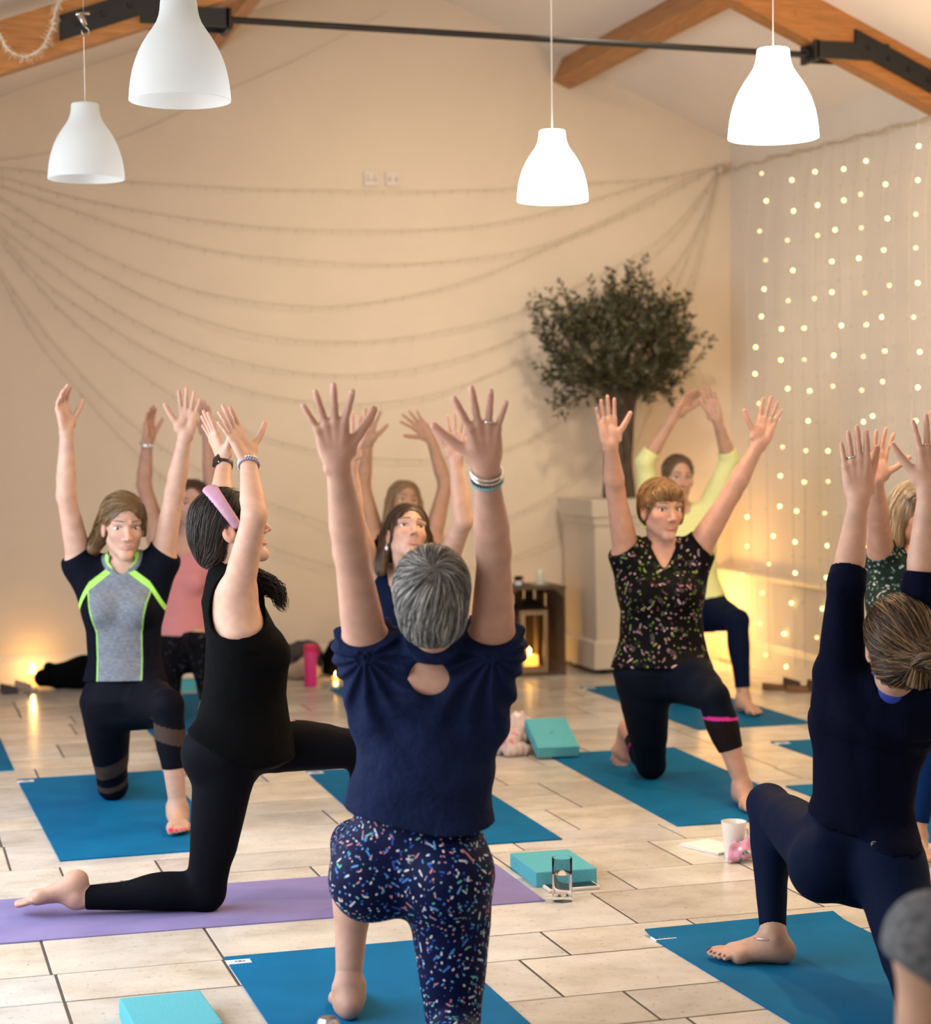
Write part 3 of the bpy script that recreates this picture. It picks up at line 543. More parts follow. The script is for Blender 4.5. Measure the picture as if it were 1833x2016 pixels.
    # ---- hair: a smooth mass with strands laid over it
    def hair(s, prims, subs, flow, n, cols, step=0.014, steps=12, rad=0.0011, h=0.0055, lift=0.004, label=None, seed=1, extra=None, region=None, free=0.0):
        H = Fld(); ax = s.hax(); z = s.hs
        for p in prims:
            if p[0] == 'e': H.u(ell(s.head(p[1]), A3(p[2]) * z, ax), p[3] * z)
            elif p[0] == 'c': H.u(cap(s.head(p[1]), s.head(p[2]), p[3] * z, p[4] * z), p[5] * z)
        for p in subs:
            if p[0] == 'e': H.sub(ell(s.head(p[1]), A3(p[2]) * z, ax), p[3] * z)
            elif p[0] == 'c': H.sub(cap(s.head(p[1]), s.head(p[2]), p[3] * z, p[4] * z), p[5] * z)
        V, Q = H.mesh(h); r = np.random.default_rng(seed); cols = [A3(c) for c in cols]; ok_ = np.where(s.H.ev(V) > 0.0015)[0]
        base = cols[0] * 0.8; 
        idx = r.choice(ok_, n); P = V[idx] + r.normal(scale=h * 0.3, size=(n, 3)); path = [P]; off = r.uniform(0.0002, lift, n); eps = 0.002; alive = np.ones(n, bool)
        jit = r.normal(scale=0.16, size=(n, 3))
        for k in range(steps):
            q = s.hloc(P); dv = flow(q, r) + jit * 0.6; dv = dv @ np.array(ax); dv /= np.linalg.norm(dv, axis=1, keepdims=True) + 1e-9
            d0 = H.ev(P); g = np.stack([H.ev(P + np.eye(3)[i] * eps) - d0 for i in range(3)], 1) / eps; g /= np.linalg.norm(g, axis=1, keepdims=True) + 1e-9
            dv = dv - g * (dv * g).sum(1, keepdims=True); dv /= np.linalg.norm(dv, axis=1, keepdims=True) + 1e-9
            if free and k > steps * 0.6: P = P + dv * step * z + g * free * r.uniform(0, 1, (n, 1))
            else:
                P = P + dv * step * z; d0 = H.ev(P); P = P - g * (d0 - off)[:, None]
            path.append(P)
        T = np.stack(path, 1); m = T.shape[1]; tang = np.gradient(T, axis=1); tang /= np.linalg.norm(tang, axis=2, keepdims=True) + 1e-9
        ref = r.normal(size=(n, 1, 3)); x = ref - tang * (ref * tang).sum(2, keepdims=True); x /= np.linalg.norm(x, axis=2, keepdims=True) + 1e-9; y = np.cross(tang, x)
        rr = rad * z * r.uniform(0.6, 1.3, n)[:, None, None] * (np.minimum(1, np.minimum(np.arange(m) + 0.4, m - 0.6 - np.arange(m)) / 2.5))[None, :, None]
        SV = np.stack([T + rr * (x * math.cos(a) + y * math.sin(a)) for a in (0, 2.094, 4.189)], 2).reshape(-1, 3)
        b = (np.arange(n)[:, None] * m + np.arange(m - 1)[None]) * 3; fs = []
        for k in range(3): fs.append(np.stack([b + k, b + (k + 1) % 3, b + 3 + (k + 1) % 3, b + 3 + k], -1).reshape(-1, 4))
        ci = r.choice(len(cols), n); cc = np.array(cols)[ci] * r.uniform(0.75, 1.3, (n, 1)); SC_ = np.repeat(cc, m * 3, 0)
        V2, Q2 = join([(V, Q), (SV, np.concatenate(fs))]); C2 = np.concatenate([np.tile(base, (len(V), 1)), SC_])
        o = s.child('hair', V2, Q2, M('hair', rough=0.42, attr='Col', spec=0.45, bump=(300, 0.2, 0.001)), C2, True, label); s.Hh = H
        return o
    def garment(s, name, F, h, material, colors=None, lo=None, hi=None, label=None):
        V, Q = F.mesh(h, lo, hi)
        C = colors(V) if colors else None
        return s.child(name, V, Q, material, C, True, label)
    def band(s, name, sd, t, r, tr, material, n=28, flat=1.0, tilt=(0, 0, 0), label=None, beads=0):
        """ring worn round the forearm at fraction t from elbow to wrist"""
        e, w = s.J['e' + sd], s.J['w' + sd]; ax = nrm(nrm(w - e) + A3(tilt)); c = e + (w - e) * t; x = perp((1, 0.1, 0.2), ax); y = np.cross(ax, x); B = MB()
        if beads:
            for i in range(beads):
                a = 2 * math.pi * i / beads; B.sphere(c + (x * math.cos(a) + y * math.sin(a)) * r, tr, 8, 6)
        else:
            ring = []; k = 8
            for i in range(n):
                a = 2 * math.pi * i / n; d = x * math.cos(a) + y * math.sin(a)
                for q in range(k):
                    bq = 2 * math.pi * q / k; ring.append(c + d * (r + tr * math.cos(bq)) + ax * (tr * flat * math.sin(bq)))
            B.add(ring, [(i * k + q, ((i + 1) % n) * k + q, ((i + 1) % n) * k + (q + 1) % k, i * k + (q + 1) % k) for i in range(n) for q in range(k)])
        return s.child(name, np.array(B.v), B.f, material, None, True, label)
# ------------------------------------------------------------------ room shell
WX, DX, LX, RY = 5.20, 5.08, -1.5, -2.0           # right wall, its lower boxed section, left wall, rear wall
RIDGE_X, RIDGE_Z, SL, SR_ = 2.96, 4.27, 0.372, 0.437
gy = lambda x: 11.692 - 0.06 * x                    # gable wall
roof = lambda x: RIDGE_Z - (SL * (RIDGE_X - x) if x < RIDGE_X else SR_ * (x - RIDGE_X))
paint = M('wall_paint', color=(0.80, 0.665, 0.515), rough=0.85, noise=(3, 3, 0.97, 1.02), bump=(90, 0.05, 0.002))
paint2 = M('wall_paint_pale', color=(0.82, 0.735, 0.635), rough=0.8, noise=(3, 3, 0.97, 1.02), bump=(90, 0.05, 0.002))
white = M('ceiling_paint', color=(0.86, 0.775, 0.69), rough=0.9, noise=(2, 2, 0.98, 1.02))
gloss_white = M('trim_paint', color=(0.80, 0.70, 0.58), rough=0.35)
def struct(o): o['kind'] = 'structure'; return o
B = MB()
ys = (gy(LX), gy(RIDGE_X), gy(WX + 0.3))
P = [(LX, 0), (WX + 0.3, 0), (WX + 0.3, roof(WX + 0.3)), (RIDGE_X, RIDGE_Z), (LX, roof(LX))]
V = [(x, gy(x), z) for x, z in P] + [(x, gy(x) + 0.3, z) for x, z in P]
B.add(V, [(0, 1, 2, 3, 4), (9, 8, 7, 6, 5)] + [(i, (i + 1) % 5, 5 + (i + 1) % 5, 5 + i) for i in range(5)])
struct(B.build('wall_back', paint))
B = MB(); B.box((WX, RY, 0), (WX + 0.3, 11.5, roof(WX) + 0.1)); wr = struct(B.build('wall_right', paint2))
B = MB(); B.box((DX, RY, 0), (WX + 0.01, 11.45, 0.545)); B.build('dado_panel', paint2, wr, rel=True)
B = MB(); B.box((DX - 0.025, RY, 0.545), (WX + 0.01, 11.45, 0.575), 0.008); B.build('ledge', gloss_white, wr)
B = MB(); B.prism([(DX + 0.01, 0), (DX - 0.018, 0), (DX - 0.018, 0.13), (DX - 0.010, 0.155), (DX - 0.004, 0.165), (DX + 0.01, 0.17)], 1, RY, 11.42); struct(B.build('baseboard_right', gloss_white))
B = MB()
n_ = Vector((0.06, 1, 0)).normalized(); prof = [(0.0, 0.0), (0.022, 0.0), (0.022, 0.125), (0.014, 0.145), (0.010, 0.155), (0.004, 0.17), (0.0, 0.172)]
V = []
for x in (LX, DX):
    for d, z in prof: V.append((x - n_.x * d, gy(x) - n_.y * d, z))
k = len(prof); B.add(V, [(i, (i + 1) % k, k + (i + 1) % k, k + i) for i in range(k)] + [tuple(range(k)), tuple(range(k, 2 * k))[::-1]])
struct(B.build('baseboard_back', gloss_white))
# left side, assumed, out of view: piers and window openings with frames and panes
B = MB(); zt = roof(LX)
B.box((LX - 0.3, RY, 0), (LX, 11.9, 0.3)); B.box((LX - 0.3, RY, 2.35), (LX, 11.9, zt + 0.1))
for y0, y1 in ((RY, 2.4), (4.1, 4.4), (6.1, 6.4), (8.1, 11.9)): B.box((LX - 0.3, y0, 0.3), (LX, y1, 2.35))
struct(B.build('wall_left', paint2))
glassm = M('window_glass', color=(1, 1, 1), rough=0.02, trans=1.0, ior=1.45)
for i, (y0, y1) in enumerate(((2.4, 4.1), (4.4, 6.1), (6.4, 8.1))):
    B = MB(); x0 = LX - 0.2
    for a, b in (((x0, y0, 0.3), (x0 + 0.07, y1, 0.37)), ((x0, y0, 2.28), (x0 + 0.07, y1, 2.35)), ((x0, y0, 0.3), (x0 + 0.07, y0 + 0.07, 2.35)), ((x0, y1 - 0.07, 0.3), (x0 + 0.07, y1, 2.35)), ((x0, (y0 + y1) / 2 - 0.03, 0.3), (x0 + 0.07, (y0 + y1) / 2 + 0.03, 2.35))): B.box(a, b)
    w = struct(B.build('window_%d' % (i + 1), gloss_white)); B = MB(); B.box((x0 + 0.03, y0 + 0.05, 0.35), (x0 + 0.036, y1 - 0.05, 2.30)); B.build('pane', glassm, w)
B = MB(); x0, x1 = LX - 0.3, WX + 0.3
P = [(x0, 0), (x1, 0), (x1, roof(x1)), (RIDGE_X, RIDGE_Z), (x0, roof(x0))]
V = [(x, RY, z) for x, z in P] + [(x, RY - 0.3, z) for x, z in P]
B.add(V, [(0, 1, 2, 3, 4), (9, 8, 7, 6, 5)] + [(i, (i + 1) % 5, 5 + (i + 1) % 5, 5 + i) for i in range(5)])
struct(B.build('wall_rear', paint2))
B = MB()
for a, b in ((x0, RIDGE_X), (RIDGE_X, x1)):
    B.prism([(a, roof(a)), (b, roof(b)), (b, roof(b) + 0.2), (a, roof(a) + 0.2)], 1, RY - 0.3, 12.1)
struct(B.build('ceiling', white))
# floor: recessed bed and separate stone tiles in staggered courses
grout = M('grout', color=(0.075, 0.058, 0.045), rough=0.9, noise=(40, 2, 0.8, 1.2))
B = MB(); B.box((LX - 0.3, RY - 0.3, -0.1), (WX + 0.3, 12.1, -0.0013)); floor = struct(B.build('floor', grout))
stone = mat('stone_tile', (0.60, 0.50, 0.39), 0.30, noise=None); 
def _stone(m):
    nt = m.node_tree; N = nt.nodes; L = nt.links; b = N['Principled BSDF']
    tc = N.new('ShaderNodeTexCoord'); oi = N.new('ShaderNodeObjectInfo'); ad = N.new('ShaderNodeVectorMath'); ad.operation = 'ADD'
    sc = N.new('ShaderNodeVectorMath'); sc.operation = 'SCALE'; sc.inputs['Scale'].default_value = 37.0
    cmb = N.new('ShaderNodeCombineXYZ'); L.new(oi.outputs['Random'], cmb.inputs[0]); L.new(oi.outputs['Random'], cmb.inputs[1]); L.new(cmb.outputs[0], sc.inputs[0])
    L.new(tc.outputs['Object'], ad.inputs[0]); L.new(sc.outputs[0], ad.inputs[1])
    mp = N.new('ShaderNodeMapping'); mp.inputs['Scale'].default_value = (2.6, 3.4, 1); L.new(ad.outputs[0], mp.inputs['Vector'])
    n1 = N.new('ShaderNodeTexNoise'); n1.inputs['Scale'].default_value = 1.6; n1.inputs['Detail'].default_value = 7; n1.inputs['Roughness'].default_value = 0.62; L.new(mp.outputs[0], n1.inputs['Vector'])
    cr = N.new('ShaderNodeValToRGB'); e = cr.color_ramp.elements
    e[0].position = 0.28; e[0].color = (0.48, 0.415, 0.335, 1); e[1].position = 0.72; e[1].color = (0.69, 0.65, 0.595, 1); x = e.new(0.5); x.color = (0.61, 0.56, 0.49, 1)
    L.new(n1.outputs['Fac'], cr.inputs['Fac'])
    n2 = N.new('ShaderNodeTexNoise'); n2.inputs['Scale'].default_value = 60; n2.inputs['Detail'].default_value = 3; L.new(ad.outputs[0], n2.inputs['Vector'])
    pit = N.new('ShaderNodeMapRange'); pit.inputs['From Min'].default_value = 0.62; pit.inputs['From Max'].default_value = 0.70; pit.inputs['To Min'].default_value = 1.0; pit.inputs['To Max'].default_value = 0.72; L.new(n2.outputs['Fac'], pit.inputs['Value'])
    hs = N.new('ShaderNodeHueSaturation'); mr = N.new('ShaderNodeMapRange'); mr.inputs['To Min'].default_value = 0.84; mr.inputs['To Max'].default_value = 1.12; L.new(oi.outputs['Random'], mr.inputs['Value']); L.new(mr.outputs[0], hs.inputs['Value'])
    wn = N.new('ShaderNodeTexWhiteNoise'); wn.noise_dimensions = '1D'; L.new(oi.outputs['Random'], wn.inputs['W']); mr2 = N.new('ShaderNodeMapRange'); mr2.inputs['To Min'].default_value = 0.45; mr2.inputs['To Max'].default_value = 1.2; L.new(wn.outputs['Value'], mr2.inputs['Value']); L.new(mr2.outputs[0], hs.inputs['Saturation'])
    L.new(cr.outputs['Color'], hs.inputs['Color'])
    mx = N.new('ShaderNodeMix'); mx.data_type = 'RGBA'; mx.blend_type = 'MULTIPLY'; mx.inputs[0].default_value = 1; L.new(hs.outputs[0], mx.inputs[6]); L.new(pit.outputs[0], mx.inputs[7]); L.new(mx.outputs[2], b.inputs['Base Color'])
    rr = N.new('ShaderNodeMapRange'); rr.inputs['To Min'].default_value = 0.14; rr.inputs['To Max'].default_value = 0.32; L.new(n1.outputs['Fac'], rr.inputs['Value']); L.new(rr.outputs[0], b.inputs['Roughness'])
    bp = N.new('ShaderNodeBump'); bp.inputs['Strength'].default_value = 0.12; bp.inputs['Distance'].default_value = 0.002; L.new(n1.outputs['Fac'], bp.inputs['Height']); L.new(bp.outputs['Normal'], b.inputs['Normal'])
_stone(stone)
rows = [4.39, 4.65, 5.02, 5.285, 5.68, 5.945, 6.34, 6.606, 7.0, 7.28]
while rows[-1] < 11.9: rows.append(rows[-1] + (0.40 if len(rows) % 2 else 0.262))
while rows[0] > 3.2: rows.insert(0, rows[0] - (0.262 if len(rows) % 2 else 0.396))
known = {4.39: (0.87, 1.25, 1.814), 4.65: (0.42, 1.02, 1.652), 5.02: (0.42, 0.875, 1.805), 5.285: (0.41, 0.88, 1.48, 2.11), 5.68: (0.30, 0.95, 1.55, 2.267), 5.945: (0.15, 0.72, 1.35, 1.98, 2.57), 6.34: (0.545, 0.865, 1.5, 2.11), 6.606: (0.384, 1.1, 1.75, 2.414), 7.0: (0.377, 0.98, 1.6, 2.568), 7.28: (0.38, 0.98, 1.9, 2.57)}
inframe = lambda x, y: (lambda d: d.dot(CAM_F) > 1 and abs(d.dot(CAM_R) / d.dot(CAM_F)) < 0.285 and d.dot(CAM_U) / d.dot(CAM_F) > -0.31)(Vector((x, y, -1.4545)))
cache = {}; far_v = MB()
def tile_mesh(w, d):
    k = (round(w, 3), round(d, 3))
    if k not in cache:
        b = 0.002; B = MB(); V = [(0, 0, -0.012), (w, 0, -0.012), (w, d, -0.012), (0, d, -0.012), (0, 0, -b), (w, 0, -b), (w, d, -b), (0, d, -b), (b, b, 0), (w - b, b, 0), (w - b, d - b, 0), (b, d - b, 0)]
        F = [(0, 1, 5, 4), (1, 2, 6, 5), (2, 3, 7, 6), (3, 0, 4, 7), (4, 5, 9, 8), (5, 6, 10, 9), (6, 7, 11, 10), (7, 4, 8, 11), (8, 9, 10, 11)]
        cache[k] = (V, F)
    return cache[k]
meshes = {}; ntile = 0; tr = random.Random(5)
for i in range(len(rows) - 1):
    y0, y1 = rows[i], rows[i + 1]; ks = known.get(round(rows[i], 3))
    xs = list(ks) if ks else [tr.choice((0.0, 0.15, 0.3, 0.42, 0.55, 0.66, 0.81))]
    while xs[0] > LX: xs.insert(0, xs[0] - tr.choice((0.46, 0.61, 0.61)))
    while xs[-1] < 4.95: xs.append(xs[-1] + tr.choice((0.46, 0.61, 0.61, 0.61)))
    for a, b in zip(xs, xs[1:]):
        b = min(b, DX); a = max(a, LX)
        if b - a < 0.03: continue
        if a > DX - 0.05: continue
        g = 0.0034; w, d = b - a - 2 * g, y1 - y0 - 2 * g
        if any(inframe(x, y) for x in (a, b) for y in (y0, y1)) and y0 < 11.7:
            key = (round(w, 3), round(d, 3))
            if key not in meshes:
                V, F = tile_mesh(w, d); me = bpy.data.meshes.new('tile'); me.from_pydata(V, [], F); me.materials.append(stone); meshes[key] = me
            o = bpy.data.objects.new('tile', meshes[key]); COL.objects.link(o); o.parent = floor; o.location = (a + g, y0 + g, tr.uniform(-0.0006, 0.0006)); ntile += 1
        else:
            V, F = tile_mesh(w, d); far_v.add([(a + g + p[0], y0 + g + p[1], p[2]) for p in V], F)
print('tiles', ntile)
o = far_v.build('tile_field', stone, floor); o['kind'] = 'stuff'
B = MB(); B.box((LX, RY, -0.01), (WX, rows[0] - 0.01, 0.0)); o = B.build('paving_near', stone, floor)
# ------------------------------------------------------------------ roof timbers and steel
timber = mat('timber', (0.42, 0.175, 0.048), 0.45, noise=(5, 5, 0.72, 1.15), stretch=(1, 1, 14), bump=(40, 0.1, 0.002))
def _grain(m):
    mp = [n for n in m.node_tree.nodes if n.type == 'MAPPING'][0]; mp.inputs['Scale'].default_value = (1.2, 12, 12)
_grain(timber)
timber2 = mat('timber_purlin', (0.45, 0.19, 0.052), 0.45, noise=(5, 5, 0.72, 1.15), stretch=(12, 1.2, 12), bump=(40, 0.1, 0.002))
steel = M('black_steel', color=(0.010, 0.010, 0.011), rough=0.45)
TY = 8.80
truss = empty('roof_truss', (RIDGE_X, TY, 3.3), 'timber roof truss with black steel tie rod under the sloping ceiling', 'truss')
for sx, (xa, xb) in ((-1, (LX, RIDGE_X)), (1, (RIDGE_X, WX))):
    s_ = SL if sx < 0 else -SR_; B = MB(); th = 0.215 / math.cos(math.atan(abs(s_))); lo_ = 0.09 if sx < 0 else 0.0
    B.prism([(xa, roof(xa) - lo_), (xb, roof(xb) - lo_), (xb, roof(xb) - th - lo_), (xa, roof(xa) - th - lo_)], 1, TY - 0.002, TY + 0.12)
    r = B.build('rafter', timber, truss)
    kr = random.Random(3 + sx)
    for q in range(9):
        K = MB(); x = xa + (xb - xa) * kr.random(); z = roof(x) - lo_ - th * kr.uniform(0.2, 0.8); K.lathe([(0.014, 0), (0.0135, -0.0035), (0.0, -0.0035)], (0, 0, 0), 10, mtx=Matrix.Translation((x, TY - 0.004, z)) @ Matrix.Rotation(math.radians(90), 4, 'X') @ Matrix.Scale(kr.uniform(0.5, 1.1), 4)); K.build('knot', M('knot', color=(0.09, 0.035, 0.015), rough=0.6), r)
ZR = 3.335
B = MB(); B.tube([(1.50, TY + 0.06, ZR + 0.012), (4.56, TY + 0.06, ZR - 0.012)], 0.0155, 12); B.build('tie_rod', steel, truss)
for sx, xs_, (xa, xb) in ((-1, 1.545, (0.47, 0.95)), (1, 4.487, (4.70, 5.19))):
    B = MB(); d = 0.40 * (-1 if sx < 0 else 1)
    for y0, y1 in ((TY - 0.022, TY - 0.004), (TY + 0.122, TY + 0.140)):
        B.box((min(xs_, xs_ + d), y0, ZR - 0.038), (max(xs_, xs_ + d), y1, ZR + 0.045))
        s_ = SL if sx < 0 else -SR_
        if sx < 0: x_a, x_b = 0.79, 1.30
        else: x_a, x_b = 4.70, 5.19
        zm = lambda x: roof(x) - (0.208 if x < RIDGE_X else 0.118)
        B.prism([(x_a, zm(x_a) - 0.055), (x_b, zm(x_b) - 0.055), (x_b, zm(x_b) + 0.055), (x_a, zm(x_a) + 0.055)], 1, y0 - 0.001, y1 + 0.001)
    B.box((xs_ - 0.012, TY - 0.022, ZR - 0.05), (xs_ + 0.012, TY + 0.14, ZR + 0.05)); B.tube([(xs_ - 0.03, TY + 0.06, ZR), (xs_ + 0.03, TY + 0.06, ZR)], 0.028, 6)
    pl = B.build('steel_bracket', steel, truss)
    for q in range(4):
        K = MB(); x = x_a + (x_b - x_a) * (0.15 + 0.23 * q); K.lathe([(0.0, 0.012), (0.012, 0.012), (0.014, 0.0)], (0, 0, 0), 6, mtx=Matrix.Translation((x, TY - 0.023, zm(x))) @ Matrix.Rotation(math.radians(90), 4, 'X')); K.build('bolt', steel, pl)
for lab, x0 in (('timber purlin running from the tie rod to the gable wall, right of the ridge', 4.10), ('timber purlin half hidden behind the big unlit lamp, left of the ridge', 1.79)):
    B = MB(); s_ = -SR_ if x0 > 3 else SL; a = math.atan(s_); c = Vector((x0, 0, roof(x0))); u = Vector((math.cos(a), 0, math.sin(a))); v = Vector((math.sin(a), 0, -math.cos(a)))
    P = [c, c + u * 0.115, c + u * 0.115 + v * 0.16, c + v * 0.16]
    V = [(p.x, TY + 0.12, p.z) for p in P] + [(p.x, gy(p.x) + 0.02, p.z) for p in P]
    B.add(V, [(0, 1, 2, 3), (7, 6, 5, 4)] + [(i, (i + 1) % 4, 4 + (i + 1) % 4, 4 + i) for i in range(4)])
    tag(B.build('roof_purlin', timber2, None, (x0, TY + 0.12, c.z)), lab, 'purlin', 'roof purlins')
# ------------------------------------------------------------------ pendant lamps
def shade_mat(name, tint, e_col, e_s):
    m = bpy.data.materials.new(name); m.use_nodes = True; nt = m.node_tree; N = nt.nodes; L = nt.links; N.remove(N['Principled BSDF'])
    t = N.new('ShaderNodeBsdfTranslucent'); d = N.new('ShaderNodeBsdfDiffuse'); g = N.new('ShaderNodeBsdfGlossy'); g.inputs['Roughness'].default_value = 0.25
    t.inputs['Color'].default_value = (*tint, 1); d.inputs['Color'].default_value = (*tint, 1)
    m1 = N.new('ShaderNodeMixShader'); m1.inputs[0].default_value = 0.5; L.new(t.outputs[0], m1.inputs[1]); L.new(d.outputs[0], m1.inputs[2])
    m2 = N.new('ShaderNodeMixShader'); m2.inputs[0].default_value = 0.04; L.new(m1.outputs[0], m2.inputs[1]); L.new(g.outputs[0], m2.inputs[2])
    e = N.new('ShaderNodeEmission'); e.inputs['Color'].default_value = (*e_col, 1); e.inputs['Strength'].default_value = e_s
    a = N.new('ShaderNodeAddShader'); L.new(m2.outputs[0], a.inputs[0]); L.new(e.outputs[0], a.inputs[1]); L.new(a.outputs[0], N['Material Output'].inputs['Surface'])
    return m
cordm = M('lamp_cord', color=(0.75, 0.72, 0.68), rough=0.5); bulbm = M('lamp_bulb', color=(1, 1, 1), emit=(1, 0.75, 0.45), emit_s=20)
bulbc = M('lamp_bulb_cool', color=(1, 1, 1), emit=(0.9, 0.95, 1.0), emit_s=0.6)
prof = [(0.0, 0.273), (0.046, 0.273), (0.0495, 0.270), (0.0505, 0.262), (0.052, 0.245), (0.055, 0.230), (0.0615, 0.212), (0.073, 0.194), (0.087, 0.174), (0.101, 0.151), (0.1125, 0.128), (0.1215, 0.104), (0.1285, 0.080), (0.1335, 0.055), (0.137, 0.028), (0.139, 0.0), (0.1375, -0.001)]
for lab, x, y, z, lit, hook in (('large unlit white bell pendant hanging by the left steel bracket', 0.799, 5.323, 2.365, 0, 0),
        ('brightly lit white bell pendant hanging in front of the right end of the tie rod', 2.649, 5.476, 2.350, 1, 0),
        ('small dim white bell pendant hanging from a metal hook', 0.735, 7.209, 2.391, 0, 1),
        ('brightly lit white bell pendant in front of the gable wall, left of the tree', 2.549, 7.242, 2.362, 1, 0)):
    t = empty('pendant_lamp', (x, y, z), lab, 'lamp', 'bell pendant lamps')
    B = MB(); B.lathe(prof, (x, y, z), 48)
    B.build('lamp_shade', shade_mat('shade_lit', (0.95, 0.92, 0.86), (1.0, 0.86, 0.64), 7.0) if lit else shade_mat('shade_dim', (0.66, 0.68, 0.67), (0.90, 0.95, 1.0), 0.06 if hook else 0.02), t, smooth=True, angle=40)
    top = roof(x) if not hook else 2.905
    B = MB(); B.tube([(x, y, z + 0.27), (x, y, top)], 0.0022 if not hook else 0.0012, 6); B.build('cord', cordm, t)
    B = MB(); B.tube([(x, y, z + 0.25), (x, y, z + 0.16)], [0.018, 0.020], 12); hd = B.build('bulb_holder', cordm, t)
    B = MB(); B.sphere((x, y, z + 0.12), 0.032, 14, 10); B.build('bulb', bulbm if lit else bulbc, t, smooth=True)
    if hook:
        B = MB(); B.tube([(x, y, roof(x)), (x, y, 2.99)], 0.0015, 5); B.tube([(x - 0.028, y, 2.985), (x + 0.022, y, 2.99)], 0.006, 8); B.tube([(x - 0.012, y, 2.985), (x + 0.006, y, 2.945)], [0.014, 0.009], 10)
        B.tube([(x + 0.006, y, 2.945)] + [(x + 0.006 + 0.013 * math.sin(a), y, 2.925 + 0.014 * math.cos(a)) for a in np.linspace(0.2, 5.0, 12)], 0.003, 6); B.build('hook', M('dull_metal', color=(0.35, 0.30, 0.25), rough=0.35, metal=1.0), t, smooth=True)
    l = light('pendant_light', 'POINT', (x, y, z + 0.07), 72 if lit else 0.10, (1.0, 0.66, 0.34) if lit else DAY, 0.03); l.parent = t; l.location = (0, 0, 0.07)
# added warm fill points, no fixtures, out of view behind and to the right
for x, y, e in ((2.75, 1.6, 8), (0.85, 2.4, 8), (4.5, 5.5, 40), (4.62, 7.4, 34)): light('warm_fill_light', 'POINT', (x, y, 2.45), e, (1.0, 0.70, 0.40), 0.14)
# ------------------------------------------------------------------ string lights
wire = M('clear_wire', color=(0.56, 0.46, 0.34), rough=0.5); wire2 = M('pale_wire', color=(0.62, 0.56, 0.47), rough=0.5)
net = empty('string_light_swags', (0.4, gy(0.4) - 0.02, 3.0), 'unlit string lights swagged across the gable wall to the far corner', 'string lights')
def spline(pts, n):
    P = np.array(pts, float); d = np.concatenate([[0], np.cumsum(np.linalg.norm(np.diff(P, axis=0), axis=1))]); m = np.gradient(P, d, axis=0); out = []
    for s_ in np.linspace(0, d[-1], n):
        i = min(max(int(np.searchsorted(d, s_)) - 1, 0), len(d) - 2); h = d[i + 1] - d[i]; t = (s_ - d[i]) / h
        out.append((2 * t ** 3 - 3 * t ** 2 + 1) * P[i] + (t ** 3 - 2 * t ** 2 + t) * h * m[i] + (-2 * t ** 3 + 3 * t ** 2) * P[i + 1] + (t ** 3 - t ** 2) * h * m[i + 1])
    return np.array(out)
for si, s_ in enumerate(GARLAND):
    n = 90; q = spline(s_, n); B = MB(); pts = [(x, gy(x) - 0.035 - 0.01 * math.sin(i * 0.3 + si), z) for i, (x, z) in enumerate(q)]
    B.tube(pts, 0.0019, 5)
    if si < 10:
        for i in range(2, n - 3, 2):
            p = pts[i]; B.tube([p, (p[0] + random.uniform(-0.004, 0.004), p[1] - 0.004, p[2] - 0.022 - random.uniform(0, 0.008))], [0.0026, 0.0018], 5)
    B.build('light_strand', wire, net)
cur = empty('curtain_lights', (5.06, 9.5, 3.05), 'curtain of warm lit fairy lights hanging down the right wall', 'fairy lights')
B = MB(); pts = [(5.12, 11.36 - 0.09 * i, 3.10 - 0.006 * (i % 4) - 0.0025 * i) for i in range(62)]
for k in range(3): B.tube([(p[0] + random.uniform(-0.008, 0.008), p[1], p[2] + random.uniform(-0.012, 0.012)) for p in pts], 0.0035, 5)
B.sphere((5.12, 11.33, 3.10), 0.035, 10, 8); B.build('top_cable', wire, cur)
more = [8.05 - 0.17 * i for i in range(12)]
for y in CURTAIN + [10.85, 8.5, 8.3] + more:
    B = MB(); cr_ = random.Random(int(y * 1000)); zz = np.linspace(3.05, 0.08, 24); dx = np.cumsum([cr_.uniform(-0.006, 0.006) for _ in zz]); pts = [(5.055 if z < 2.6 else 5.055 + 0.06 * (z - 2.6) / 0.45, y + dx[i] - 0.012 * i * 0.25, z) for i, z in enumerate(zz)]
    B.tube(pts, 0.0028, 5)
    for i in range(1, 23): B.tube([pts[i], (pts[i][0] - 0.006, pts[i][1] + 0.022 * (-1) ** i, pts[i][2] - 0.012)], 0.003, 4)
    B.build('light_strand', wire2, cur)
fm = {0: M('fairy_bulb', color=(1, 0.9, 0.6), emit=(1.0, 0.74, 0.19), emit_s=7.5), 1: M('fairy_bulb_dim', color=(1, 0.9, 0.6), emit=(1.0, 0.62, 0.24), emit_s=2.4)}
B = MB(); B.sphere((0, 0, 0), 0.0095, 10, 8); bme = {}
for k in (0, 1):
    me = bpy.data.meshes.new('bulb'); me.from_pydata(B.v, [], B.f); me.materials.append(fm[k]); me.polygons.foreach_set('use_smooth', [True] * len(me.polygons)); bme[k] = me
br = random.Random(9)
for y, z, dim in BULBS + [(y - 0.03, br.uniform(0.2, 2.9), br.choice((0, 0, 1))) for y in more for _ in range(6)]:
    o = bpy.data.objects.new('bulb', bme[dim]); COL.objects.link(o); o.parent = cur; o.location = (0, y - 9.5, z - 3.05)
